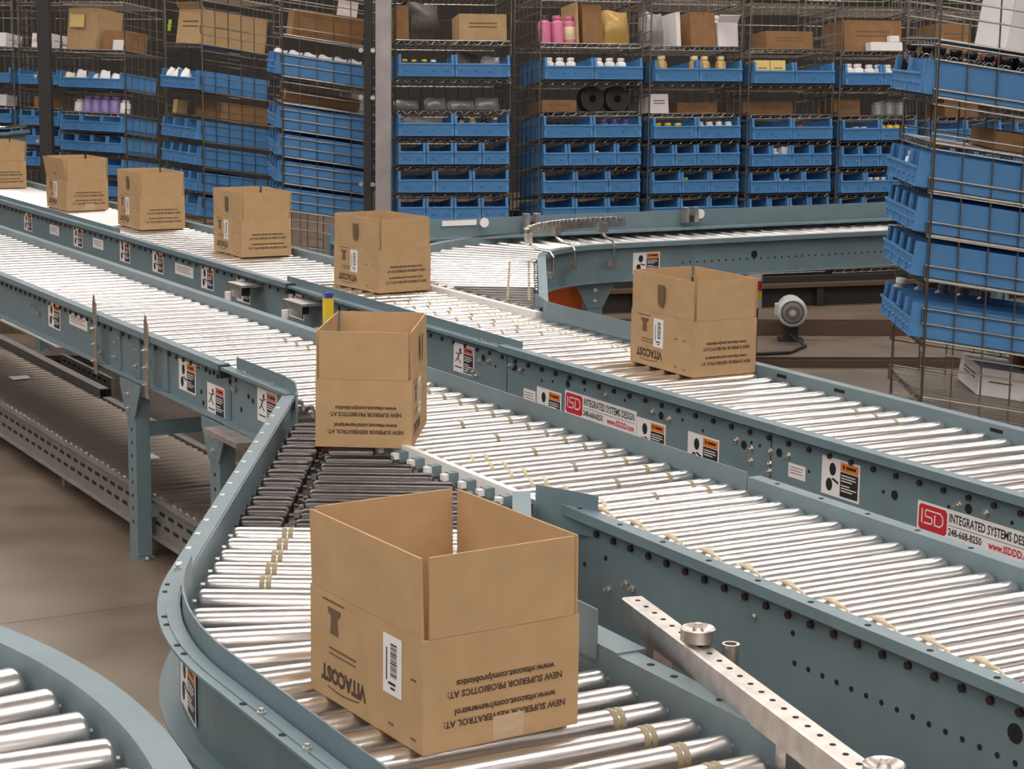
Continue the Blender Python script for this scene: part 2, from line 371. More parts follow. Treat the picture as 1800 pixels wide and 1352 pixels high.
def support(parent, t, s, zt, zb=0.0, rotz=0.0, wide=.10):
    g = thing_local = bpy.data.objects.new('support_leg', None); COL.objects.link(g); g.parent = parent; g.location = (t, s, 0); g.rotation_euler = (0, 0, rotz)
    MB().poly([(-.006, -.12, zt), (-.006, .12, zt), (-.006, .12, zt-.03), (-.006, .05, zt-.15), (-.006, -.05, zt-.15), (-.006, -.12, zt-.03)], (.006, 0, 0)).build('gusset', 'teal', g)
    c = MB(); c.box(0, .005, -wide/2, wide/2, zb+.012, zt-.06); c.box(.005, .06, -wide/2, -wide/2+.005, zb+.012, zt-.06); c.box(.005, .06, wide/2-.005, wide/2, zb+.012, zt-.06)
    c.build('upright', 'teal', g)
    MB().box(-.004, .07, -wide/2-.004, wide/2+.004, zb, zb+.010).build('foot_plate', 'teal', g); inst('anchor_bolt', ZT, g, (.03, -wide/2-.022, zb+.006)); MB().box(.005, .055, -wide/2-.045, -wide/2, zb, zb+.006).build('anchor_tab', 'zinc', g)
    for z_ in (zt-.05, zt-.11): inst('zinc_bolt', ZB, g, (-.006, 0, z_))
    sl = [(-.0005, 0, zt-.2-.055*k) for k in range(int((zt-.25-zb)/.055))]
    tag(discs(sl, .008).build('slots', 'hole', g), kind='stuff')
    return g
support(A, 2.575, 7.63, .735); support(A, 2.575, 6.70, .735); support(A, 3.18, 7.63, .735); support(A, 3.18, 6.70, .735)
for s_ in (7.63, 6.70):
    for z_ in (.54, .20): MB().box(2.585, 3.18, s_-.045, s_-.035, z_-.03, z_+.03).build('cross_brace', 'teal', A)
MB().box(2.62, 3.0, 6.35, 6.38, .66, .735).build('chain_guard', 'orangepaint', A)
gd = MB(); gd.poly([(2.60, 6.50, .70), (2.60, 6.38, .69), (2.60, 6.40, .61)], (.01, 0, 0)); gd.build('orange_bracket', 'orangepaint', A)
MB().box(2.50, 2.60, 6.30, 6.62, .715, .733).build('sensor_bracket', 'galv', A)
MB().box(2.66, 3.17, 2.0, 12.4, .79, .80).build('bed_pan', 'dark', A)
# =================================================================== conveyor B (far parallel line)
TB0, TB1 = 3.765, 4.365
B = conveyor('roller_conveyor', 'far straight roller conveyor carrying the row of cartons away to the left')
rail(B, [(TB0, 17.5, RAIL), (TB0, 8.72, RAIL)], 1)
rail(B, [(TB0, 8.715, RAIL-.01), (TB0, 6.64, RAIL-.01)], 1, lip=.012, h=.205)
rail(B, [(TB0, 6.64, RAIL), (TB0, 2.4, RAIL)], 1)
MB().box(TB0-.042, TB0-.002, 8.70, 8.722, RAIL-.05, RAIL-.002).build('end_cap', 'dark', B)
fence(B, [(TB0-.001, 8.80, RAIL), (TB0-.001, 6.52, RAIL)], -1, -.02, .026)
fence(B, [(TB0-.001, 14.6, RAIL), (TB0-.001, 11.3, RAIL)], -1, -.02, .024)
rail(B, [(TB1, 17.5, RAIL), (TB1, 8.75, RAIL)], -1)
rail(B, [(TB1, 7.40, RAIL-.01), (TB1, 6.3, RAIL-.01)], -1, h=.205)
fence(B, [(TB1+.10, 7.62, RAIL), (TB1+.045, 7.45, RAIL), (TB1+.01, 7.36, RAIL), (TB1-.001, 7.2, RAIL), (TB1-.001, 6.42, RAIL)], 1, -.03, .045)
rail(B, [(TB1, 6.3, RAIL), (TB1, 2.4, RAIL)], -1)
pB = .1016
s = 17.4; i = 0
while s > 2.5:
    ro = roller(B, (TB0+.012, s, RT-RR), (TB1-.008, s, RT-RR))
    if 5.9 < s < 9.0: bands(ro, .46, .485, m=BANDL)
    if 7.0 < s < 8.7: bands(ro, .12 + .12*(i % 2), .37 - .06*(i % 2))
    if 4.9 < s < 5.2: bands(ro, .46)
    s -= pB; i += 1
for k in range(40): inst('axle_bolt', HEXB, B, (TB0, 6.56-pB*k, .894))
bl = MB()
for k in range(85): bl.cyl((TB0, 15.2-pB*k, .896), (TB0-.010, 15.2-pB*k, .896), .009, 6)
tag(bl.build('axle_bolts', 'bolt', B), kind='stuff')
MB().box(TB1-.004, TB1+.03, 7.44, 8.72, RAIL-.05, RAIL-.012).build('merge_strip', 'whiteplas', B)
for k in range(12): MB().box(TB1+.03, TB1+.055, 7.50+.1*k-.012, 7.50+.1*k+.012, RAIL-.05, RAIL-.01).build('strip_tab', 'galv', B)
TW = TB0-.0042
slot = MB()
for s_ in (5.67, 5.34, 4.56, 4.27, 3.9): slot.box(TB1-.0015, TB1, s_-.028, s_+.028, .925, .937)
tag(slot.build('guard_slots', 'hole', B), kind='stuff')
ISDW, ISDH = .485, .088
def company_sign(parent, t, s, z):
    b = MB(); rect(b, -ISDW/2, ISDW/2, -ISDH/2, ISDH/2, 0, .001); b = b.build('company_sign', 'white', parent, (t, s, z), ML)
    b['label'] = 'white company sign with red logo block'
    mb = MB(); x0, x1, y0, y1, c = -.236, -.118, -.037, .037, .008
    mb.poly([(x0+c, y0, .001), (x1-c, y0, .001), (x1, y0+c, .001), (x1, y1-c, .001), (x1-c, y1, .001), (x0+c, y1, .001), (x0, y1-c, .001), (x0, y0+c, .001)], (0, 0, .0005))
    mb.build('logo_block', 'redprint', b)
    # the three drawn letters of the logo, one continuous line weight
    lg = MB(); th = .0042
    def stroke(pts):
        for a, c_ in zip(pts, pts[1:]):
            a = Vector((*a, .0015)); c_ = Vector((*c_, .0015)); d = (c_-a).normalized(); n_ = Vector((-d.y, d.x, 0))*th/2; e = d*th*.45
            lg.poly([a+n_-e, c_+n_+e, c_-n_+e, a-n_-e], (0, 0, .0004))
    stroke([(-.222, .022), (-.222, -.016)])
    stroke([(-.178, .022), (-.204, .022), (-.209, .017), (-.209, .008), (-.204, .003), (-.184, .003), (-.179, -.002), (-.179, -.011), (-.184, -.016), (-.212, -.016)])
    stroke([(-.178, .022), (-.146, .022), (-.136, .014), (-.134, .003), (-.136, -.008), (-.146, -.016), (-.168, -.016), (-.168, .012)])
    lg.build('logo_letters', 'white', b)
    inst('company_name', text_mesh('INTEGRATED SYSTEMS DESIGN', .036, 'black', .338, .0008), b, (.0605, .019, .0014))
    inst('phone_number', text_mesh('248-668-8250', .029, 'black', .135, .0007), b, (-.044, -.021, .0014))
    inst('web_address', text_mesh('www.ISDDD.com', .029, 'redprint', .178, .0010), b, (.14, -.022, .0014))
    ln = MB(); rect(ln, -.112, .232, -.0025, -.001, .001, .0004); ln.build('rule_line', 'black', b)
company_sign(B, TW, 5.945, .800)
company_sign(B, TW, 3.985, .800)
sticker(B, WARN, TW, 4.578, .832, label='large orange warning label')
for s_, z_ in ((5.295, .775), (5.61, .770), (6.305, .765), (8.68, .842), (9.356, .835), (9.86, .842), (10.63, .845), (11.2, .845), (12.1, .845), (13.2, .845)): sticker(B, WARN, TW, s_, z_)
sticker(B, WARN2, TW, 6.985, .838)
sticker(B, blank_mesh(.085, .045), TW, 4.79, .812, 'data_plate'); sticker(B, blank_mesh(.09, .05), TW, 6.45, .775, 'data_plate'); sticker(B, blank_mesh(.28, .06), TW, 10.21, .845, 'data_plate')
sticker(B, blank_mesh(.2, .06), TW, 11.7, .845, 'data_plate'); sticker(B, blank_mesh(.2, .06), TW, 12.6, .845, 'data_plate')
sm = [(TW, s_, z_) for s_, z_ in ((5.78, .872), (5.42, .865), (5.30, .85), (6.05, .865), (6.28, .86), (6.36, .85), (4.73, .825), (4.38, .835), (4.10, .85), (3.85, .86), (5.03, .86), (4.985, .858), (6.72, .85), (6.58, .86), (6.5, .87))]
tag(discs(sm, .006).build('small_holes', 'hole', B), kind='stuff')
for s_, z_ in ((5.55, .857), (5.07, .845), (4.883, .855), (4.33, .835), (4.02, .862), (6.17, .868), (6.56, .868), (6.82, .868), (7.8, .85)): discs([(TW, s_, z_)], .0145, 12).build('cable_hole', 'hole', B)
for s_, z_ in ((5.60, .862), (5.50, .853), (5.11, .853), (5.03, .84), (4.93, .85), (4.93, .81), (4.93, .785), (4.835, .855), (5.03, .80), (6.6, .872), (6.52, .866), (6.77, .863), (6.85, .85), (6.87, .79), (6.9, .80), (6.95, .795), (5.9, .872), (4.06, .865), (3.95, .865)): inst('zinc_bolt', ZB, B, (TW, s_, z_))
for s_ in (6.628, 4.925): MB().box(TW-.0008, TW, s_-.002, s_+.002, .745, .945).build('splice_seam', 'dark', B)
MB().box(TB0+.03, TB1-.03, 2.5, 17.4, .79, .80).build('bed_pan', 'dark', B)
MB().box(TB0+.10, TB0+.12, 6.9, 14.5, .12, .72).build('added_skirt_panel', 'dark', B)  # added panel, not a seen part, keeps the view under the line dark
for s_ in (3.4, 6.6, 9.6, 13): support(B, TB0-.02, s_, .735); support(B, TB1-.04, s_, .735)
inst('flange_bolt', ZT, B, (TB0-.025, 6.80, RAIL-.01)); inst('flange_bolt', ZT, B, (TB0-.025, 8.3, RAIL-.01))
for s_, w_ in ((9.17, .09), (8.45, .11)):       # photo-eye brackets on the near rail
    e = thing('sensor_bracket', 'grey sensor bracket clamped under the far line, %s one' % ('left' if s_ > 9 else 'right'), 'sensor', W(TB0-.004, s_, .9), PHI)
    MB().box(-.12, -.006, -w_, w_, -.012, 0).build('arm_plate', 'galv', e); MB().box(-.125, -.12, -w_, w_, -.065, 0).build('front_plate', 'galv', e)
    MB().box(-.10, -.05, -.03, .03, -.06, -.013).build('sensor_body', 'dark', e); m_ = MB(); m_.cyl((-.135, .05, -.09), (-.135, .05, -.045), .018, 10); m_.build('plug', 'whiteplas', e)
e = thing('photo_eye', 'yellow photo-eye tube with dark blue cap behind the second nearest carton', 'sensor', W(3.32, 7.34, .70), PHI)
m_ = MB(); m_.box(-.018, .018, -.015, .015, .25, .37); m_.build('body', 'yellow', e); m_ = MB(); m_.box(-.016, .016, -.013, .013, .371, .392); m_.build('cap', 'bluecap', e); m_ = MB(); m_.box(-.06, .006, -.006, .006, .16, .25); m_.box(.006, .018, -.006, .006, .0, .25); m_.build('mount', 'galv', e)
# =================================================================== conveyor C (cross line that curves down into B)
Cc = conveyor('curved_conveyor', 'blue-grey cross conveyor curving down into the far line beside the racks')
ZC = 1.0
def arc(cx, cy, R, a0, a1, n, z): return [(cx + R*math.cos(a0+(a1-a0)*k/n), cy + R*math.sin(a0+(a1-a0)*k/n), z) for k in range(n+1)]
CT, CS = 5.9, 8.47
def zc(s_): return ZC if s_ > 8.9 else max(.955, ZC - (8.9 - s_)*.035)
def cpath(R, tend=4.40):
    p = [(10.2, CS+R, ZC), (8.0, CS+R, ZC)] + arc(CT, CS, R, PI/2, PI*5/6, 12, ZC)
    t_, s_, _ = p[-1]; L = (t_ - tend)/.5
    for k in range(1, 7):
        s2 = s_ - .866*L*k/6; p.append((t_ - .5*L*k/6, s2, zc(s2)))
    return p
ci, co = cpath(.80), cpath(1.45, 4.44)
rail(Cc, ci, -1); rail(Cc, co, 1)
prev = None
pos = []; cen = cpath(1.125, 4.2); acc = 0
for (a, b) in zip(ci, co): pass
# straight rollers, fan of curve rollers, spur rollers
t_ = 10.1
while t_ > CT + .02: roller(Cc, (t_, CS+.815, ZC-.03-RR), (t_, CS+1.435, ZC-.03-RR)); t_ -= .1016
for k in range(11):
    q = PI/2 + PI/3*k/11; d = Vector((math.cos(q), math.sin(q), 0)); c0 = Vector((CT, CS, ZC-.03-RR))
    roller(Cc, c0 + d*.815, c0 + d*1.435)
q = PI*5/6; d = Vector((math.cos(q), math.sin(q), 0)); fw = Vector((-.5, -.866, 0)); c0 = Vector((CT, CS, 0))
k = 0
while True:
    m_ = fw*(.0762*k); a = c0 + d*.815 + m_; b = c0 + d*1.435 + m_
    if a.x < TB1 + .09: break
    if b.x < TB1 + .07: b = a + (b-a)*((a.x - TB1 - .07)/(a.x - b.x))
    yw = (ES*a.y + ET*a.x).y
    z_ = zc(a.y) - .03 - RR; a.z = b.z = z_
    if (b-a).length > .06:
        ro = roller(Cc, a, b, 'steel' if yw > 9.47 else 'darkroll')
        if (b-a).length > .2: bands(ro, .03, .13)
    k += 1
fence(Cc, [(10.2, CS+1.45, ZC), (4.5, CS+1.45, ZC)], 1, -.2, .10, 'back_guard')
MB().box(4.5, 10.2, CS+1.46, CS+1.50, ZC-.05, ZC+.04).build('back_guard_stiffener', 'teal', Cc)
MB().box(4.5, 10.2, CS+1.36, CS+1.447, ZC-.012, ZC).build('back_ledge', 'teal', Cc)
for t_, s_ in ((8.9, CS+.84), (5.84, CS+.84)): support(Cc, t_, s_, ZC-.215, rotz=PI/2)
MB().box(5.3, 5.98, CS+.98, CS+1.01, .60, .77).build('chain_guard', 'orangepaint', Cc)
sticker(Cc, WARN, 0, 0, 0).location = (6.15, CS+.7955, ZC-.12)
o_ = Cc.children[-1]; o_.rotation_euler = axes((1, 0, 0), (0, 0, 1)).to_euler()
tag(discs([(6.4+.05*k, CS+.7955, .87) for k in range(60)], .006, 6, (0, -1, 0)).build('small_holes', 'hole', Cc), kind='stuff')
for t_ in (6.9, 8.0): discs([(t_, CS+.7955, .895)], .022, 12, (0, -1, 0)).build('cable_hole', 'hole', Cc)
# bead guide rail with bent rods on the inside of the bend
g = thing('guide_rail', 'chrome bead guide rail on bent rods inside the cross conveyor bend', 'guide rail', W(CT, CS, ZC), PHI)
gp = [(p[0]-CT, p[1]-CS, .115) for p in arc(CT, CS, .86, PI/2-.02, PI*5/6+.02, 22, 0)]; gp = [(gp[0][0]+.12, gp[0][1], .115)] + gp
MB().sweep(gp, [(-.012, .015), (.012, .015), (.012, -.03), (-.012, -.03)], 1).build('guide_channel', 'galv', g)
bead = MB(); bead.lathe([(.006, -.012), (.016, -.010), (.016, .010), (.006, .012)], 10); bead = bead.mesh('bead_wheel', 'chrome', True)
for k in range(30):
    q = PI/2 - .1 + (PI/3+.12)*k/29; inst('bead_wheel', bead, g, (.86*math.cos(q), .86*math.sin(q), .13))
for q in (PI/2+.02, PI/2+.45, PI/2+.98):
    d = Vector((math.cos(q), math.sin(q), 0))
    MB().tube([d*.85+Vector((0,0,.09)), d*.84+Vector((0,0,.05)), d*.80+Vector((0,0,.03)), d*.74+Vector((0,0,.02)), d*.72+Vector((0,0,-.01)), d*.72+Vector((0,0,-.1))], .008, 8).build('bent_rod', 'chrome', g)
    m_ = MB(); m_.box(-.03, .03, -.02, .02, .06, .11); m_.build('clamp', 'galv', g, d*.85, (0, 0, q-PI/2)); m_ = MB(); m_.box(-.035, .035, -.012, .012, -.12, -.09); m_.build('rod_clamp', 'galv', g, d*.735, (0, 0, q-PI/2))
refl = MB(); refl.lathe([(.02, 0), (.022, -.003), (.022, -.008), (.012, -.010)], 14, axis='y'); refl = refl.mesh('reflector', 'whiteplas', True)
for t_, z_, w_ in ((4.56, 1.09, 'farthest left'), (5.45, 1.075, 'left of the bend'), (5.98, 1.05, 'above the bend'), (6.95, 1.075, 'right of the bend')):
    o_ = tag(inst('reflector', refl, None, W(t_, CS+1.425, z_), (0, 0, PHI)), 'small white round reflector on cross conveyor guard, %s' % w_, 'reflector')
    o_.scale = (1.3, 1, 1.3)
for t_, nm in ((5.75, 'left'), (6.86, 'right')):
    c_ = thing('sensor_bracket', 'small metal clip on the cross conveyor back guard, %s one' % nm, 'sensor', W(t_, CS+1.40, ZC+.03), PHI)
    MB().box(-.05, -.02, -.02, .02, 0, .09).build('ear', 'galv', c_); MB().box(.02, .05, -.02, .02, 0, .09).build('ear', 'galv', c_); MB().box(-.02, .02, 0, .02, 0, .04).build('clip_base', 'dark', c_)
tag(MB().box(-.11, .11, -.004, 0, 0, .03).build('white_strip', 'white', None, W(5.3, CS+1.444, 1.062), (0, 0, PHI)), 'white paper strip on the cross conveyor back guard', 'label')
# =================================================================== conveyor D (spur towards the camera, then bend)
XD0, DC, RO, RI = -.715, Vector((.685, 4.27, 0)), 1.40, .68
D = thing('spur_conveyor', 'near curved spur conveyor that carries the largest carton', 'conveyor', (0, 0, 0), 0)
def dpath(R, y0, send, z, n=12):
    p = [(DC.x - R, y0, z)]
    p += [(DC.x - R*math.cos(PHI*k/n), DC.y - R*math.sin(PHI*k/n), z) for k in range(n+1)]
    t_ = DC.dot(ET) - R
    q = W(t_, send, z); p.append(tuple(q)); return p
PL = dpath(RO, 6.46, 1.7, RAIL); PR = dpath(RI, 5.12, 1.7, RAIL)
rail(D, PL, 1, fw=.048, lip=.006, h=.19)
MB().sweep([p for p in PL], [(0, 0), (0, .0)] and [(.004, .0), (.03, .0), (.03, .003), (.004, .003)], 1).build('flange_strip', 'teal', D)
rail(D, PR, -1, fw=.048, lip=.01, h=.19)
PF = dpath(RO-.004, 4.34, 1.7, RAIL); fence(D, PF[1:], -1, -.04, .045, 'outer_guard')
t2 = DC.dot(ET) - RI
fence(D, [tuple(W(t2-.001, 3.62, RAIL)), tuple(W(t2-.001, 3.20, RAIL))], 1, -.03, .075, 'inner_guard')
MB().sweep([tuple(W(t2-.002, 3.62, RAIL)), tuple(W(t2-.002, 3.13, RAIL))], [(-.002, .004), (-.07, .004), (-.07, 0), (-.002, 0)], 1).build('guard_foot', 'teal', D)
y = 6.26; i = 0
while y > 4.30:
    xr = min(.0 - .02, (2.53 - y*math.sin(PHI))/math.cos(PHI)); xl = XD0 + .022
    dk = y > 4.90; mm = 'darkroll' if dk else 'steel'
    zz = RT - RR
    if dk:
        xs = min(xl + .115, xr)
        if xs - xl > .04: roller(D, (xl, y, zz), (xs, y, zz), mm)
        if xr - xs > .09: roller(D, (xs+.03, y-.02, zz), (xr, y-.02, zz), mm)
    else:
        ro = roller(D, (xl, y, zz), (xr, y, zz), mm); bands(ro, .13, .145)
    y -= .111; i += 1
for k in range(5):
    q = PHI*(k+.1)/4.7; d = Vector((-math.cos(q), -math.sin(q), 0)); c = Vector((DC.x, DC.y, RT-.030))
    roller(D, c + d*(RO-.022), c + d*(RI+.02), r=.030)
tD0, tD1 = DC.dot(ET) - RO + .022, DC.dot(ET) - RI - .02; s0 = DC.dot(ES)
s = s0 - .012
while s > 1.8:
    ro = roller(D, W(tD0, s, RT-RR), W(tD1, s, RT-RR))
    if s < 2.95: bands(ro, tD1-tD0-.10, tD1-tD0-.115, .05)
    s -= .104
hp = []
for y_ in [6.25 - .135*k for k in range(15)]: hp.append((XD0-.034, y_, RAIL))
tag(discs(hp, .011, 10, (0, 0, 1), .001).build('flange_holes', 'zinc', D), kind='stuff')
hp = []
for q in (.06, .10, .23, .27, .37, .41): hp.append((DC.x-(RO+.034)*math.cos(q), DC.y-(RO+.034)*math.sin(q), RAIL))
for s_ in (3.2, 3.02, 2.7): hp.append(tuple(W(tD0-.022-.034, s_, RAIL)))
tt = t2 + .026
for s_ in (3.05, 2.97, 2.82, 2.74, 2.62, 2.5, 2.44, 2.3, 2.2): hp.append(tuple(W(tt, s_, RAIL)))
tag(discs(hp, .008, 10, (0, 0, 1), .0008).build('flange_holes', 'hole', D), kind='stuff')
for p in (Vector((DC.x-(RO+.03)*math.cos(-.02), DC.y-(RO+.03)*math.sin(-.02), RAIL)), W(tD0-.05, 3.13, RAIL), W(tD0-.05, 2.93, RAIL)): inst('flange_bolt', ZT, D, p)
m_ = sticker(D, WARN, 0, 0, 0); q = .33; m_.location = (DC.x-(RO+.0045)*math.cos(q), DC.y-(RO+.0045)*math.sin(q), RAIL-.105); dd = Vector((math.sin(q), -math.cos(q), 0)); m_.rotation_euler = axes(dd, (0, 0, 1)).to_euler()
for p, r_ in (((XD0-.01, 5.6), -PI/2*0), ((-.62, 3.75), .3), ((.02, 4.6), 0), ((.25, 3.72), .3)): support(D, p[0], p[1], RAIL-.19, rotz=r_)
# =================================================================== conveyor E (bend in the left foreground)
E_ = thing('curved_conveyor', 'curved roller conveyor cut off by the bottom left corner', 'conveyor', (0, 0, 0), 0)
EC, ER = Vector((-2.40, 2.40, 0)), 1.945
def ep(R, a0, a1, z, n=18): return [(EC.x + R*math.cos(a0+(a1-a0)*k/n), EC.y + R*math.sin(a0+(a1-a0)*k/n), z) for k in range(n+1)]
rail(E_, ep(ER, math.radians(75), math.radians(-8), RAIL, 44), -1, fw=.062, lip=.02, h=.19)
rail(E_, ep(1.22, math.radians(75), math.radians(-8), RAIL, 40), 1, fw=.05, lip=.02, h=.19)
q = math.radians(18.2); d = Vector((math.cos(q), math.sin(q), 0)); 
MB().sweep([tuple(EC + d*(ER-.002) + Vector((0, 0, RAIL))), tuple(EC + d*(ER+.063) + Vector((0, 0, RAIL)))], [(-.0015, .001), (.0015, .001), (.0015, 0), (-.0015, 0)], 1).build('rail_seam', 'dark', E_)
ng = 0
a = math.radians(64)
while a > math.radians(-6):
    d = Vector((math.cos(a), math.sin(a), 0)); c = Vector((EC.x, EC.y, .930-.040))
    roller(E_, c + d*(ER-.018), c + d*1.24, r=.040); a -= .080
for aa, rr in ((60, 1.94), (25, 1.94), (60, 1.22), (25, 1.22)):
    p = EC + Vector((math.cos(math.radians(aa)), math.sin(math.radians(aa)), 0))*rr; support(E_, p.x, p.y, RAIL-.19, rotz=math.radians(aa)+PI)
# =================================================================== conveyor F (low return line under A)
F = conveyor('low_conveyor', 'low dusty roller conveyor with slotted side under the middle line')
F0, F1, ZF = 2.665, 3.17, .25
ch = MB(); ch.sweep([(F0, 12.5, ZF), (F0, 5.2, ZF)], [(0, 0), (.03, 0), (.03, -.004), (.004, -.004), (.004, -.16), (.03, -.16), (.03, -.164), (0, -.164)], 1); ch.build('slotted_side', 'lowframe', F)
sl = MB(); k = 0; s_ = 11.2
while s_ > 5.4:
    sl.box(F0-.0056, F0-.004, s_-.030, s_+.030, ZF-.065, ZF-.050); sl.box(F0-.0056, F0-.004, s_+.02, s_+.080, ZF-.115, ZF-.10); s_ -= .105
tag(sl.build('slots', 'hole', F), kind='stuff')
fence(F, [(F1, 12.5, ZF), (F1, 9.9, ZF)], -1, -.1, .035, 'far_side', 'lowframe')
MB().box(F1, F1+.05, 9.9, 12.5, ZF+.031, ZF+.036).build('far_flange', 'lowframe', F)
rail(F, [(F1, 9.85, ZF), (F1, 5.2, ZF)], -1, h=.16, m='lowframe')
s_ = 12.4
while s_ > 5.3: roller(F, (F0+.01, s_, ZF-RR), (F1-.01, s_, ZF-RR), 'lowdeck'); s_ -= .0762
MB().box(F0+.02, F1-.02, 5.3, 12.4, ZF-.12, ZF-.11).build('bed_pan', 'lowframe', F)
for s_, t_ in ((10.6, 2.95), (8.35, 2.88)): MB().box(t_-.05, t_+.05, s_-.05, s_+.05, ZF+.0003, ZF+.003).build('paper_tag', 'whiteplas', F)
MB().box(3.3, 3.8, 11.1, 12.3, .32, .33).build('cover_plate', 'whiteplas', F)
pp = MB(); pp.box(3.30, 3.32, 10.1, 11.0, .16, .30); pp.build('perforated_panel', 'lowframe', F)
sl = MB()
for r_ in range(3):
    for k in range(9): sl.box(3.2985, 3.3, 10.18+.09*k+.03*(r_ % 2), 10.23+.09*k+.03*(r_ % 2), .185+.04*r_, .197+.04*r_)
tag(sl.build('slots', 'hole', F), kind='stuff')
for s_ in (11.5, 9.0, 6.2):
    for t_ in (F0+.03, F1-.06): m_ = MB(); m_.box(t_, t_+.04, s_-.02, s_+.02, 0, ZF-.12); m_.build('leg', 'lowframe', F)
# =================================================================== guide bar with wheels between D and A
p0, p1 = Vector((.255, 3.955, .945)), Vector((.66, 2.72, .945)); dv = (p1-p0); Lb = dv.length; ang = math.atan2(dv.y, dv.x)
G = thing('guide_bar', 'galvanised square guide bar with skate wheels beside the bent spur', 'guide bar', p0, ang)
MB().sweep([(0, 0, 0), (Lb, 0, 0)], [(-.024, .055), (-.020, .058), (.020, .058), (.024, .055), (.024, .003), (.02, 0), (-.02, 0), (-.024, .003)], 1).build('square_tube', 'galv', G)
tag(discs([(.03 + .0508*k*.9, 0, .058) for k in range(26)], .0058, 8, (0, 0, 1), .0006).build('tube_holes', 'hole', G), kind='stuff')
wh = MB(); wh.lathe([(.010, .004), (.026, .004), (.030, .002), (.0335, 0), (.0335, .024), (.031, .026), (.026, .022), (.012, .016), (.010, .022), (.008, .026), (.005, .026)], 20); WH = wh.mesh('skate_wheel', 'galv', True)
for x_ in (.33, 1.07, 1.15, 1.22):
    w_ = inst('skate_wheel', WH, G, (x_, 0 if x_ > 1 else .004, .064)); m_ = MB(); m_.cyl((0, 0, -.008), (0, 0, .004), .012, 8); m_.build('washer', 'zinc', w_); m_ = MB(); m_.cyl((0, 0, .026), (0, 0, .034), .007, 6); m_.build('axle_nut', 'zinc', w_)
m_ = MB(); m_.lathe([(.014, -.06), (.017, -.06), (.017, .035), (.012, .035), (.012, .01)], 14); m_.build('spacer_tube', 'galv', G, (.37, .055, .03), smooth=True)
for x_ in (.15, .75, 1.2): MB().box(x_-.02, x_+.02, -.02, .02, -.40, 0).build('stand', 'galv', G)
MB().box(.1, 1.3, -.02, .02, -.44, -.40).build('lower_brace', 'galv', G)
cg = thing('cable_bundle', 'bundle of wires with red and white clips under the guide bar', 'cables', W(2.07, 3.2, .82), PHI)
for k, (m_, o_) in enumerate((('redcap', 0), ('whiteplas', .012), ('dark', -.012), ('redcap', .02))):
    MB().tube([(o_-.01, .28, .05), (o_+.012, .12, .02+.01*k), (o_-.015, .02, -.01), (o_+.02, -.14, .0), (o_, -.4, -.03), (o_, -.8, -.08)], .006, 6).build('wire', m_, cg)
for y_ in (.13, .05, -.03): MB().box(-.02, .02, y_-.012, y_+.012, -.012, .03).build('clip', 'redcap' if y_ != .05 else 'whiteplas', cg)
MB().box(-.04, .05, -1.4, .32, -.30, -.29).build('tray', 'dark', cg)
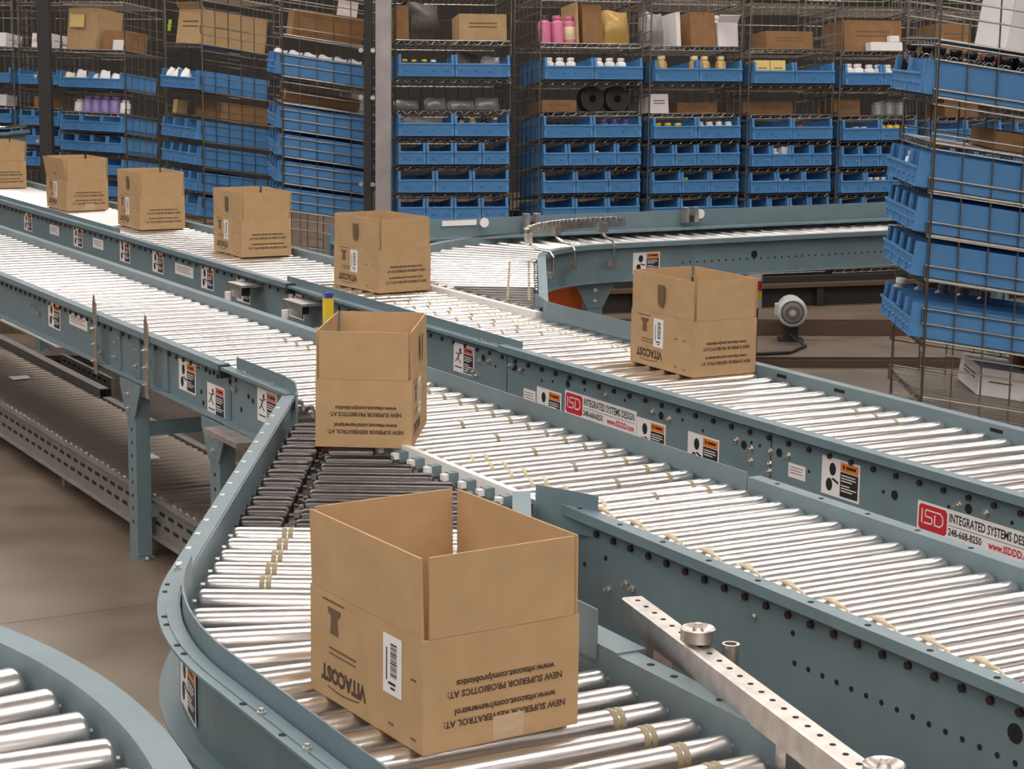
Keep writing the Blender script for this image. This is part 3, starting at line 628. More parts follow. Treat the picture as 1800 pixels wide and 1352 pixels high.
# =================================================================== cartons
BL, BW, BH, FLAP = .42, .29, .205, .145
bar_w = [3, 1, 2, 1, 1, 3, 2, 1, 1, 2, 3, 1, 2, 2, 1, 1, 3, 1]
def carton(label, t, s, th=0.0, w=BW, side=-1, pos=None, rz=None, seed=0, l=BL, out=0.0):
    r = random.Random(seed)
    loc = pos if pos else W(t, s, RT+.001); rotz = rz if rz is not None else PHI + th
    c = thing('carton', label, 'box', loc, rotz, 'open brown cartons on the conveyors')
    k = .0045; x, y = w/2, l/2
    b = MB()
    b.box(-x, x, -y, y, 0, k); b.box(-x, x, -y, -y+k, k, BH); b.box(-x, x, y-k, y, k, BH); b.box(-x, -x+k, -y+k, y-k, k, BH); b.box(x-k, x, -y+k, y-k, k, BH)
    b.build('body', 'card', c)
    for nm, dx, dy, wid in (('flap', 0, -1, w-.024), ('flap', 0, 1, w-.024), ('flap', -1, 0, l-.012), ('flap', 1, 0, l-.012)):
        f = MB(); lean = r.uniform(-.004, .007) + (out if dx < 0 else 0)
        h0, h1 = .0008, FLAP
        q = wid/2
        if dy: f.hexa([(-q, -k/2, h0), (q, -k/2, h0), (q, k/2, h0), (-q, k/2, h0), (-q, -k/2+dy*lean, h1), (q, -k/2+dy*lean, h1), (q, k/2+dy*lean, h1), (-q, k/2+dy*lean, h1)])
        else: f.hexa([(-k/2, -q, h0), (k/2, -q, h0), (k/2, q, h0), (-k/2, q, h0), (-k/2+dx*lean, -q, h1), (k/2+dx*lean, -q, h1), (k/2+dx*lean, q, h1), (-k/2+dx*lean, q, h1)])
        f.build(nm, 'card', c, (dx*(x-k/2), dy*(y-k/2), BH))
    up = axes((-1, 0, 0), (0, 0, -1))           # upside-down print on the end face
    for zz, st_, sz, wd_ in ((.120, 'www.vitacost.com/probiotics', .0165, .190), (.101, 'NEW SUPERIOR PROBIOTICS AT:', .0165, .222), (.068, 'www.vitacost.com/resveratrol', .0165, .196), (.048, 'NEW SUPERIOR RESVERATROL AT:', .0165, .236)):
        inst('printed_line', text_mesh(st_, sz, 'ink', wd_*w/.30, .0006), c, (.006, -y-.0008, zz), up)
    if w > .3 or seed == 8: tp = MB(); rect(tp, -.032, .032, -.026, .018, 0, .0004); tp.build('tape', 'tape', c, (.012, -y-.0005, .028), MF)
    # emblem, rules, slanted name and shipping label on the long face
    fr = ML if side < 0 else MR; sx = side*(x+.0006)
    def onside(u, z): return (sx, (-u if side < 0 else u), z)
    gob = MB()
    gob.poly([(-.026, .030, 0), (.026, .030, 0), (.022, .018, 0), (.012, .014, 0), (.016, -.020, 0), (-.016, -.020, 0), (-.012, .014, 0), (-.022, .018, 0)], (0, 0, .0004))
    rect(gob, -.045, .04, .040, .044, 0, .0004)
    gob.build('printed_emblem', 'inksoft', c, onside(-.115, .148), fr)
    ru = MB(); rect(ru, -.05, .055, -.001, .003, 0, .0004); rect(ru, -.05, .055, -.011, -.008, 0, .0004); ru.build('printed_rules', 'inksoft', c, onside(-.085, .100), fr)
    fr180 = fr @ Matrix.Rotation(PI, 3, 'Z')
    inst('printed_name', text_mesh('VITACOST', .040, 'ink', .175, .0022), c, onside(-.080, .050), fr180)
    sw = MB()
    for k_ in range(8): sw.poly([(-.06+.015*k_, -.004*math.sin(k_*.45)-.001, 0), (-.045+.015*k_, -.004*math.sin((k_+1)*.45)-.001, 0), (-.045+.015*k_, -.004*math.sin((k_+1)*.45)+.002, 0), (-.06+.015*k_, -.004*math.sin(k_*.45)+.002, 0)], (0, 0, .0004))
    sw.build('printed_swoosh', 'inksoft', c, onside(-.08, .024), fr)
    lb = MB(); rect(lb, -.033, .033, -.054, .054, 0, .0006); lb = lb.build('shipping_label', 'white', c, onside(.105 if w > .3 else -.02, .132), fr)
    bc = MB(); yy = .040
    for bw in bar_w: rect(bc, -.006, .016, yy-bw*.0011, yy, .0006, .0003); yy -= bw*.0011 + .0016
    rect(bc, -.022, -.018, -.03, .03, .0006, .0003); rect(bc, -.014, .012, -.036, -.031, .0006, .0003); rect(bc, -.006, .010, -.044, -.040, .0006, .0003)
    bc.build('barcode', 'black', lb)
    tk = MB()
    for u, z in ((.180, .125), (.180, .018), (.10, .022)) if w > .3 else ((.155, .125), (.10, .125), (.155, .018), (.10, .022)): rect(tk, u-.010 if side < 0 else u-.01, u+.008, z, z+.004, 0, .0004)
    tk.build('printed_ticks', 'inksoft', c, onside(0, 0), fr)
    em = MB(); em.poly([(-.022, .04, 0), (.022, .04, 0), (.022, -.01, 0), (.018, -.03, 0), (.008, -.042, 0), (-.008, -.042, 0), (-.018, -.03, 0), (-.022, -.01, 0)], (0, 0, .0004))
    if w < .3:
        em.build('printed_badge', 'inksoft', c, (side*(x+.0025+.004), 0, BH+.07), fr)
    return c
carton('largest open brown carton nearest the camera on the curved spur', 1.630, 3.105, math.radians(3), w=.322, seed=1, l=.424)
carton('open brown carton at the junction, straight behind the largest one', 0, 0, pos=(-.428, 6.0, RT+.001), rz=math.radians(-3.5), side=1, seed=2)
carton('open brown carton farthest right, alone on the far line', 4.222, 6.035, math.radians(-.5), w=.28, seed=3)
carton('open brown carton on the far line where the cross conveyor joins', 4.185, 8.62, math.radians(6), seed=4)
carton('fourth open brown carton from the left on the far line', 4.18, 10.26, seed=5)
carton('third open brown carton from the left on the far line', 4.165, 11.88, seed=6)
C2 = carton('second open brown carton from the left, its left flap leaning out', 4.13, 13.28, math.radians(2), seed=8, out=.026)
carton('leftmost open brown carton, cut off by the left edge', 4.16, 15.33, seed=9)
# =================================================================== carousel racks
TILT = math.radians(8); TT = math.tan(TILT)
def bin_mesh(w, d=.50, h=.165, lip=.098):
    k = .005; mb = MB()
    x = w/2
    mb.box(-x, x, 0, d, 0, k); mb.box(-x, x, d-k, d, k, h)
    for sx in (-1, 1):
        a, b = sorted((sx*x, sx*(x-k)))
        mb.hexa([(a, .012, k), (b, .012, k), (b, d-k, k), (a, d-k, k), (a, .0, h), (b, .0, h), (b, d-k, h), (a, d-k, h)])
        mb.box(*sorted((sx*x, sx*(x-.02))), -.004, .010, 0, h)
    mb.hexa([(-x, .006, k), (x, .006, k), (x, .012, k), (-x, .012, k), (-x, -.014, lip), (x, -.014, lip), (x, -.008, lip), (-x, -.008, lip)])
    mb.box(-x, x, -.020, -.008, lip-.012, lip)
    n = max(2, int(w/.10))
    for k_ in range(n):
        cx = -x + w*(k_+.5)/n; mb.cyl((cx, -.001, lip*.45), (cx, -.014, lip*.45), .010, 8, .006)
    for sx in (-1, 1): mb.box(*sorted((sx*x, sx*(x+.0028))), .01, d-.01, h-.014, h-.002)
    return mb.mesh('bin_body', 'blue')
_bm = {}
ORD = {1: ['only'], 2: ['left', 'right'], 3: ['left', 'middle', 'right'], 4: ['leftmost', 'second', 'third', 'rightmost']}
RNK = ['lowest', 'second lowest', 'third', 'fourth', 'top', 'sixth']
class Rack:
    def __init__(s, phrase, x, y, yaw, levels, loose, label, w=.90, d=.56, zr=(.30, 2.75), dz=0.0, wire=.004, out=.075):
        s.phrase, s.w, s.d, s.lv, s.dz, s.out, s.bz = phrase, w, d, levels, dz, out, [a for a, n_ in levels]
        s.M = Matrix.Translation((x, y, 0)) @ Matrix.Rotation(yaw, 4, 'Z'); s.yaw = yaw
        r = s.root = thing('carousel_rack', label, 'rack', (x, y, 0), yaw, 'wire carousel racks')
        z0, z1 = zr; X = w/2
        for sx in (-1, 1):
            for yy in (0, d): m_ = MB(); m_.cyl((sx*X, yy, z0), (sx*X, yy, z1), .0075, 8); m_.build('corner_post', 'rackwire', r)
            g_ = MB(); n = 6
            for k in range(1, n): yy = d*k/n; g_.cyl((sx*X, yy, z0), (sx*X, yy, z1), wire, 5, cap=False)
            zz = z0 + .10
            while zz < z1:
                g_.cyl((sx*X, -.015, zz+.015*TT), (sx*X, d, zz-d*TT), wire*1.1, 5, cap=False)
                g_.cyl((sx*X, -.015, zz+.002), (sx*X, -.015, zz+.075), wire*1.1, 5, cap=False); g_.cyl((sx*X, -.015, zz+.075), (sx*X, d, zz+.075-d*TT), wire*1.1, 5, cap=False); zz += .212
            g_.build('side_grid', 'rackwire', r)
        g_ = MB(); n = 9
        for k in range(1, n): g_.cyl((-X+w*k/n, d, z0), (-X+w*k/n, d, z1), wire*.9, 5, cap=False)
        zz = z0 + .1 - d*TT
        while zz < z1: g_.cyl((-X, d, zz), (X, d, zz), wire*.8, 5, cap=False); zz += .212
        g_.build('back_grid', 'rackwire', r)
        for z in sorted([a for a, n_ in levels] + list(loose) + [z0+.03]):
            z += dz; h_ = MB()
            for zz in (z-.008, z-.040): h_.cyl((-X, -.005, zz), (X, -.005, zz), .0055, 6)
            h_.cyl((-X, d, z-.008-d*TT), (X, d, z-.008-d*TT), .005, 6)
            k_ = 0; nn = int(w/.045)
            for k_ in range(nn+1):
                xx = -X + w*k_/nn; h_.cyl((xx, -.010, z-.004), (xx, d, z-.004-d*TT), .003, 5, cap=False)
                if k_ < nn: h_.cyl((xx, -.005, z-.008 if k_ % 2 else z-.040), (xx+w/nn, -.005, z-.040 if k_ % 2 else z-.008), .003, 5, cap=False)
            for sx in (-1, 1): h_.cyl((sx*X, 0, z-.010), (sx*X, d, z-.010-d*TT), .005, 6)
            h_.build('wire_shelf', 'rackwire', r)
        for li, (z, n) in enumerate(levels):
            bw = (w-.03)/n
            for k in range(n):
                key = (round(bw, 3), d)
                if key not in _bm: _bm[key] = bin_mesh(bw-.006, d-.05)
                o = inst('storage_bin', _bm[key]); o.matrix_world = s.M @ Matrix.Translation((-X+.015+bw*(k+.5), .015-out, z+dz+.001-(.015-out)*TT)) @ Matrix.Rotation(-TILT, 4, 'X')
                pos = ORD[n][k] + ' ' if n > 1 else ''
                tag(o, '%sblue plastic bin, %s bin row, %s' % (pos, RNK[li] if li < len(levels)-1 else 'top', phrase), 'bin', 'blue bins on the carousel racks')
    def at(s, x, y, z, on=0.0, rz=0.0):
        x *= min(1, s.w/.89)
        if z in s.bz: y -= s.out            # goods inside an overhanging bin
        return s.M @ Matrix.Translation((x, y - 0.0, z+s.dz+on - y*TT)) @ Matrix.Rotation(-TILT, 4, 'X') @ Matrix.Translation((0, 0, .002)) @ Matrix.Rotation(rz, 4, 'Z')
def place(o, mtx): o.matrix_world = mtx; return o
def ethng(name, label, cat, mtx, group=None):
    o = bpy.data.objects.new(name, None); COL.objects.link(o); o.matrix_world = mtx; return tag(o, label, cat, group)
_bt = {}
def bottle(rk, x, y, z, label, body='whiteplas', cap='whiteplas', r=.033, h=.13, on=.006, lab=None, group=None):
    e = ethng('bottle', label, 'bottle', rk.at(x, y, z, on), group)
    k = ('b', r, h, body)
    if k not in _bt: m_ = MB(); m_.lathe([(r*.9, 0), (r, .006), (r, h*.72), (r*.9, h*.78), (r*.55, h*.84), (r*.55, h*.86)], 14); _bt[k] = m_.mesh('body', body, True)
    inst('body', _bt[k], e)
    k = ('c', r, h, cap)
    if k not in _bt: m_ = MB(); m_.lathe([(r*.66, h*.86), (r*.7, h*.87), (r*.7, h*.98), (r*.62, h)], 12); _bt[k] = m_.mesh('cap', cap, True)
    inst('cap', _bt[k], e)
    if lab:
        k = ('l', r, h, lab)
        if k not in _bt: m_ = MB(); m_.lathe([(r*.99, h*.15), (r*1.015, h*.16), (r*1.015, h*.6), (r*.99, h*.61)], 14); _bt[k] = m_.mesh('label_wrap', lab, True)
        inst('label_wrap', _bt[k], e)
def cbox(rk, x, y, z, w, d, h, label, m='carddark', on=0.0, rz=0.0, print_=True, open_=False, cat='box'):
    w *= min(1, rk.w/.89)
    e = ethng('carton' if m in ('carddark', 'card') else 'product_box', label, cat, rk.at(x, y, z, on, rz))
    b = MB(); k = .004
    if open_:
        b.box(-w/2, w/2, -d/2, d/2, 0, k); b.box(-w/2, w/2, -d/2, -d/2+k, k, h); b.box(-w/2, w/2, d/2-k, d/2, k, h); b.box(-w/2, -w/2+k, -d/2, d/2, k, h); b.box(w/2-k, w/2, -d/2, d/2, k, h)
    else: b.box(-w/2, w/2, -d/2, d/2, 0, h)
    b.build('body', m, e)
    if open_:
        f = MB(); f.hexa([(-w/2, -d/2, h), (w/2, -d/2, h), (w/2, -d/2+k, h), (-w/2, -d/2+k, h), (-w/2, -d/2-.05, h+.05), (w/2, -d/2-.05, h+.05), (w/2, -d/2-.046, h+.054), (-w/2, -d/2-.046, h+.054)]); f.build('flap', m, e)
    else: m_ = MB(); m_.box(-w/2, w/2, -.012, .012, h, h+.0006); m_.build('tape', 'tape' if m != 'white' else 'whiteplas', e)
    if print_:
        for q in range(2): m_ = MB(); m_.box(-w*.3, w*.3, -d/2-.0006, -d/2, h*(.62-.14*q), h*(.67-.14*q)); m_.build('printed_line', 'inksoft', e)
        m_ = MB(); m_.box(w/2, w/2+.0006, -d*.3, d*.2, h*.5, h*.55); m_.build('printed_line', 'inksoft', e)
    return e
def pouch(rk, x, y, z, w, h, d, label, m='grey', on=0.0, rz=0.0):
    o = MB(); nx, nz = 8, 7; vs = []; r_ = random.Random(hash(label) % 999)
    for sd in (-1, 1):
        for j in range(nz+1):
            for i_ in range(nx+1):
                u, v = i_/nx, j/nz; bul = (math.sin(PI*u)**.5)*(max(0, math.sin(PI*min(1, v*1.05)))**.6)
                if v == 0 : bul = .55*math.sin(PI*u)**.5
                vs.append(((u-.5)*w*(1-.08*v)+.004*math.sin(7*v+u*5), sd*d/2*bul*(1+.15*math.sin(9*u+5*v)), v*h*(1+.04*math.sin(6*u))))
    fs = []; N = (nx+1)*(nz+1)
    for sd in range(2):
        for j in range(nz):
            for i_ in range(nx):
                a_ = sd*N + j*(nx+1)+i_; fs.append((a_, a_+1, a_+nx+2, a_+nx+1))
    for i_ in range(nx): fs.append((i_, i_+1, N+i_+1, N+i_)); t_ = nz*(nx+1)+i_; fs.append((t_, t_+1, N+t_+1, N+t_))
    for j in range(nz): a_ = j*(nx+1); fs.append((a_, a_+nx+1, N+a_+nx+1, N+a_)); a_ += nx; fs.append((a_, a_+nx+1, N+a_+nx+1, N+a_))
    o.add(vs, fs); o = o.build('product_bag', m, smooth=True); o.matrix_world = rk.at(x, y, z, on, rz)
    return tag(o, label, 'bag')
STD = [(.74, 4), (.95, 3), (1.165, 4), (1.38, 2), (1.83, 2)]
LOOSE = [1.59, 2.115, 2.47]
RY = math.radians(20)
ROWS = [(-0.479, 15.3, 13, 0.9), (0.587, 15.6, 21, 0.86), (1.426, 15.9, 24, 0.82), (2.225, 16.2, 24, 0.79), (2.992, 16.5, 24, 0.765), (3.766, 16.8, 24, 0.76), (4.56, 17.1, 24, 0.76)]   # x, y, turn, width
def mk(k, phrase, label, lv):      # the carousel bends away: every rack a little farther and more turned
    x, y, yw, w = ROWS[k]; return Rack(phrase, x, y, math.radians(yw), lv, LOOSE, label, w=w, dz=-.03 - .012*k)
U4 = mk(0, 'rack right of grey post', 'front-facing wire rack of blue bins just right of the grey post', [(.74, 4), (.95, 3), (1.165, 4), (1.38, 2), (1.83, 2)])
U5 = mk(1, 'rack with pink bottles', 'front-facing wire rack with pink bottles on its upper shelf', [(.74, 3), (.95, 3), (1.165, 4), (1.38, 2), (1.83, 2)])
U6 = mk(2, 'rack with amber bottles', 'front-facing wire rack with amber bottles in its top bins', [(.74, 3), (.95, 3), (1.165, 4), (1.38, 2), (1.83, 2)])
U7 = mk(3, 'rack with yellow cartons', 'front-facing wire rack with two yellow cartons in its top bin', [(.74, 4), (.95, 3), (1.165, 4), (1.38, 2), (1.83, 2)])
U8 = mk(4, 'rack with cream bottles', 'front-facing wire rack with cream labelled bottles in its top bins', [(.74, 3), (.95, 3), (1.165, 4), (1.38, 2), (1.83, 2)])
U9 = mk(5, 'rack glimpsed behind nearest rack', 'wire rack glimpsed through the grid of the nearest right rack', [(1.165, 3), (1.38, 2), (1.83, 2)])
U10 = mk(6, 'rack behind right picture edge', 'farthest wire rack seen through the grid at the right edge', [(1.165, 3), (1.38, 2)])
# left racks turned away
U3 = Rack('side-on rack left of grey post', -1.90, 16.0, math.radians(-79), [(.755, 3), (.965, 3), (1.175, 3), (1.385, 2), (1.80, 2)], [1.59, 2.12, 2.47], 'wire rack seen side-on just left of the grey post', d=.80)
U2 = Rack('rack with the open carton', -2.92, 17.6, math.radians(-60), [(.53, 3), (.745, 4), (.97, 4), (1.19, 3), (1.62, 2)], [1.40, 2.02, 2.45], 'wire rack in three-quarter view with a big open carton on top', d=.72)
U1 = Rack('rack with purple bottles', -4.35, 20.6, math.radians(-34), [(.42, 3), (.64, 3), (.87, 4), (1.08, 3), (1.52, 2)], [1.28, 1.92, 2.4], 'distant wire rack with purple bottles at the left', w=.92)
U0 = Rack('rack at far left edge', -5.95, 22.2, math.radians(-20), [(.87, 3), (1.08, 3), (1.52, 2)], [1.28, 1.92, 2.4], 'distant wire rack cut off by the left picture edge', w=.9)
UX = Rack('rack half hidden by dark column', -5.12, 21.6, math.radians(-30), [(.64, 3), (.87, 3), (1.08, 3), (1.52, 2)], [1.28, 1.92, 2.4], 'distant wire rack half hidden by the dark column at left', w=.6)
# nearest rack at the right
UR = Rack('nearest rack at right', 2.02, 10.0, math.radians(-91), [(.70, 4), (1.0, 4), (1.215, 4), (1.43, 3), (1.877, 2)], [.42, 1.66, 2.15, 2.5], 'nearest wire rack, seen side-on at the right edge', w=.86, d=.86, zr=(.25, 2.75), wire=.0045, out=.09)
# ------------------------------------------------------------------ goods on the racks
def nrow_(rk, x0, dx, n, y, z, fmt, **kw):
    names = ['leftmost', 'second', 'third', 'fourth', 'fifth', 'sixth']
    for k in range(n): bottle(rk, x0+dx*k, y, z, fmt % names[k], **kw)
# right of grey post
pouch(U4, -.22, .20, 2.115, .30, .30, .14, 'dark crumpled bag on upper shelf of rack right of grey post', 'darkbag')
cbox(U4, -.385, .16, 2.115, .10, .22, .26, 'narrow brown carton at left end above grey post rack bins', 'carddark', print_=False)
cbox(U4, .235, .16, 2.115, .37, .28, .20, 'brown printed carton on upper shelf right of grey post', 'card')
pouch(U4, -.15, .30, 2.19, .12, .13, .08, 'white bag perched on the dark crumpled bag', 'white', on=.06)
for k, (c_, n_) in enumerate((('yellow', 'leftmost'), ('yellow', 'second'), ('yellow', 'third'), ('whiteplas', 'fourth'), ('blackgloss', 'rightmost'))):
    bottle(U4, -.37+.075*k, .10+.02*(k % 2), 1.83, '%s small dark bottle in the left top bin beside grey post' % n_, 'blackgloss', c_, .030, .13)
pouch(U4, .12, .2, 1.83, .2, .2, .12, 'dark pouch in right top bin beside grey post', 'darkbag', on=.006); pouch(U4, .32, .2, 1.83, .16, .17, .10, 'grey pouch in right top bin beside grey post', 'grey', on=.006)
for k, (x_, w_) in enumerate(((-.33, .2), (-.10, .18), (.10, .22), (.31, .2))): pouch(U4, x_, .2, 1.59, w_, .09+.02*(k % 2), .12, '%s flat grey pouch on middle shelf right of grey post' % ORD[4][k], 'grey')
pouch(U4, -.22, .15, 1.38, .34, .15, .14, 'pale grey pouch in left bin, fourth row beside grey post', 'grey', on=.006)
for k in range(4): bottle(U4, .07+.09*k, .10, 1.38, '%s small bottle in right bin of fourth row beside grey post' % ORD[4][k], ['grey', 'grey', 'blackgloss', 'bluecap'][k], 'yellow' if k % 2 else 'blackgloss', .03, .145)
# pink bottle rack
for k in range(3): bottle(U5, -.36+.11*k, .12, 2.115, '%s of three pink bottles on upper shelf' % ORD[3][k], 'pink', 'pink' if k else 'darkbag', .05, .22, on=0, lab='cream' if k == 2 else None)
cbox(U5, -.10, .2, 2.115, .02, .30, .32, 'upright kraft divider right of the pink bottles', 'card', print_=False); cbox(U5, .03, .2, 2.115, .17, .30, .30, 'tall kraft carton right of the pink bottles', 'carddark', print_=False)
pouch(U5, .27, .16, 2.115, .26, .27, .14, 'gold and dark bag at right of pink bottle shelf', 'amber')
nrow_(U5, -.355, .095, 3, .10, 1.83, '%s white bottle in left top bin of pink bottle rack', lab='redcap', r=.040, h=.165)
nrow_(U5, .075, .10, 3, .10, 1.83, '%s white bottle in right top bin of pink bottle rack', r=.042, h=.165)
for k in range(2):
    e = ethng('fan_disc', '%s black round spool on middle shelf of pink bottle rack' % ORD[2][k], 'spool', U5.at(.06+.22*k, .14, 1.59, 0))
    m_ = MB(); m_.lathe([(.03, -.05), (.10, -.05), (.103, -.04), (.06, -.03), (.06, .03), (.103, .04), (.10, .05), (.03, .05)], 20, (0, 0, .104), 'y'); m_.build('rim', 'dark', e, smooth=True); m_ = MB(); m_.lathe([(.01, -.056), (.03, -.056), (.03, .056), (.01, .056)], 12, (0, 0, .104), 'y'); m_.build('hub', 'blackgloss', e)
cbox(U5, -.25, .2, 1.59, .30, .3, .09, 'flat brown carton on middle shelf of pink bottle rack')
for k in range(3): bottle(U5, .13+.10*k, .10, 1.38, '%s violet bottle in right bin of pink bottle rack' % ORD[3][k], 'violet', 'violet', .04, .14)
for k in range(3): bottle(U5, -.34+.10*k, .13, 1.38, '%s dark bottle in left bin of pink bottle rack' % ORD[3][k], 'darkbag', 'dark', .035, .125)
bottle(U5, -.0+.08, .12, 1.165, 'small white bottle in third row of pink bottle rack', r=.03, h=.11)
# amber rack
pouch(U6, -.32, .2, 2.115, .22, .28, .12, 'grey bag at left of the shelf above amber bottles', 'grey'); cbox(U6, -.135, .2, 2.115, .04, .28, .27, 'thin white upright box above the amber bottles', 'white', print_=False)
cbox(U6, .10, .2, 2.115, .24, .3, .27, 'brown carton leaning beside white box above amber bottles', 'carddark', print_=False)
cbox(U6, .34, .16, 2.115, .20, .24, .19, 'white box holding white bottles at right above amber bottles', 'white', print_=False, open_=True)
for k in range(2): bottle(U6, .30+.08*k, .16, 2.115, '%s white bottle standing in the white box' % ORD[2][k], r=.035, h=.25, on=.01)
for k, x_ in enumerate((-.30, .02, .12, .28)): bottle(U6, x_, .12, 1.83, '%s amber bottle in top bins' % ORD[4][k], 'amber', 'cream', .045, .20)
cbox(U6, -.32, .14, 1.59, .18, .2, .15, 'white printed box on middle shelf of amber bottle rack', 'white'); cbox(U6, .15, .3, 1.59, .4, .2, .1, 'dark flat carton on middle shelf of amber bottle rack')
for k in range(3): bottle(U6, -.35+.10*k, .08, 1.38, '%s orange-yellow jar in left bin of amber bottle rack' % ORD[3][k], 'yellow', 'yellow', .042, .12)
for k in range(4): bottle(U6, .07+.095*k, .09, 1.38, '%s white bottle in right bin of amber bottle rack' % ORD[4][k], r=.04, h=.13)
bottle(U6, -.04, .12, .95, 'green bottle in middle bin of amber bottle rack', 'green', 'green', .035, .12); bottle(U6, .2, .12, .95, 'red bottle in right bin of amber bottle rack', 'redcap', 'redcap', .035, .11)
# yellow carton rack
for k in range(2): cbox(U7, -.33+.165*k, .10, 1.83, .155, .15, .175, '%s yellow carton standing in the top bin' % ORD[2][k], 'yelbox', on=.006, print_=True)
bottle(U7, .15, .12, 1.38, 'red capped jar in right bin of yellow carton rack', 'redcap', 'redcap', .05, .115); bottle(U7, -.13, .10, 1.165, 'white jar in second bin of yellow carton rack', r=.042, h=.14); cbox(U7, -.04, .10, 1.165, .07, .1, .15, 'small white box in yellow carton rack', 'white', on=.006, print_=False)
cbox(U7, .1, .3, 2.115, .5, .25, .16, 'brown carton deep on the shelf above yellow cartons'); cbox(U7, -.1, .3, 1.59, .55, .2, .12, 'dark brown carton on middle shelf of yellow carton rack')
for k in range(2): bottle(U7, -.05+.08*k, .12, .95, '%s grey jar in second lowest row of yellow carton rack' % ORD[2][k], 'grey', 'whiteplas', .032, .11)
# cream bottle rack
cbox(U8, .0, .25, 2.115, .66, .3, .26, 'wide brown carton on upper shelf of cream bottle rack', 'carddark'); cbox(U8, .08, .05, 2.115, .36, .08, .07, 'long white box before the wide brown carton', 'white', print_=False); cbox(U8, .18, .05, 2.115, .10, .05, .05, 'little white box on top of the long white box', 'white', on=.075, print_=False)
for k in range(2): bottle(U8, -.33+.11*k, .10, 1.83, '%s white tub in top bins of cream bottle rack' % ORD[2][k], r=.05, h=.17)
for k in range(3): bottle(U8, -.09+.105*k, .10, 1.83, '%s cream labelled bottle in top bins' % ORD[3][k], 'whiteplas', 'whiteplas', .044, .165, lab='cream')
cbox(U8, .32, .11, 1.83, .18, .14, .15, 'lime green carton in top bin of cream bottle rack', 'green', on=.006, print_=False)
for k in range(3):
    e = tag(MB().build('clear_jar', 'clear') if False else inst('clear_jar', (lambda m_: (m_.lathe([(.04, 0), (.055, .01), (.055, .09), (.045, .10), (.045, .112), (.03, .115)], 14), m_.mesh('clear_jar', 'clear', True))[1])(MB())), '%s clear plastic jar on middle shelf of cream bottle rack' % ORD[3][k], 'jar'); e.matrix_world = U8.at(.10+.13*k, .12, 1.59)
cbox(U8, -.25, .25, 1.59, .3, .25, .14, 'brown carton on middle shelf of cream bottle rack')
for k in range(2): bottle(U8, -.20+.09*k, .12, 1.38, '%s white lid jar in left bin of cream bottle rack' % ORD[2][k], r=.04, h=.11)
for k in range(4): bottle(U8, .07+.085*k, .09, 1.38, '%s yellow bottle with black cap, cream bottle rack' % ORD[4][k], 'yellow', 'blackgloss', .036, .145)
for k in range(4): bottle(U8, -.03+.075*k, .09, .95, '%s white bottle in middle bin, cream bottle rack' % ORD[4][k], r=.034, h=.12)
bottle(U8, -.11, .12, 1.165, 'white cup lid in second bin of cream bottle rack', r=.05, h=.10)
# behind the nearest rack
cbox(U9, .05, .2, 1.59, .4, .25, .15, 'brown carton behind the nearest rack grid'); cbox(U9, -.1, .2, 2.115, .4, .3, .25, 'brown carton high behind the nearest rack grid')
# nearest rack: black bottles lie along its depth
for k in range(9):
    bottle(UR, -.20+.22*(k % 2) if False else -.30+.02*(k % 2), .06+.075*k, 1.877, '%s glossy black bottle in top bin of nearest rack, left of row' % ['front', 'second', 'third', 'fourth', 'fifth', 'sixth', 'seventh', 'eighth', 'rear'][k], 'blackgloss', 'redcap' if k in (5, 6) else 'blackgloss', .036, .235)
for k in range(6):
    bottle(UR, .20, .10+.085*k, 1.877, '%s black bottle in right top bin of nearest rack' % ['front', 'second', 'third', 'fourth', 'fifth', 'rear'][k], 'blackgloss', 'blackgloss', .036, .225)
cbox(UR, -.15, .55, 2.15, .4, .40, .27, 'tall white box at top of the nearest rack', 'white', print_=False, rz=.2)
for k in range(5): bottle(UR, -.31, .07+.11*k, .70, '%s grey capped bottle in lowest bin of nearest rack' % ['front', 'second', 'third', 'fourth', 'rear'][k], 'grey', 'whiteplas' if k == 0 else 'grey', .042, .20)
bottle(UR, -.12, .07, 1.43, 'white bottle with dark label in nearest rack', lab='darkbag', r=.032, h=.14)
cbox(UR, -.1, .45, .42, .5, .24, .14, 'white carton on lowest shelf of nearest rack', 'white'); cbox(UR, -.12, .70, .42, .5, .24, .18, 'brown carton on lowest shelf of nearest rack', 'carddark'); 
cbox(UR, -.05, .55, 1.66, .6, .45, .09, 'flat brown carton on middle shelf of nearest rack', 'carddark')
# side-on rack left of the grey post
cbox(U3, .1, .35, 2.12, .6, .55, .20, 'brown carton on upper shelf of side-on rack', 'carddark', print_=False); cbox(U3, -.30, .55, 2.12, .05, .16, .34, 'white paper box high on side-on rack', 'white', print_=False)
cbox(U3, -.2, .35, 1.59, .4, .6, .09, 'flat brown carton on middle shelf of side-on rack', 'carddark', print_=False); cbox(U3, -.32, .62, 1.59, .12, .2, .13, 'white box on middle shelf of side-on rack', 'white', print_=False)
for k in range(6): pouch(U3, -.36+.01*k, .10+.12*k, 1.80, .13, .185, .08, '%s white packet in top bin of side-on rack' % ['front', 'second', 'third', 'fourth', 'fifth', 'rear'][k], 'white', on=.006, rz=1.2)
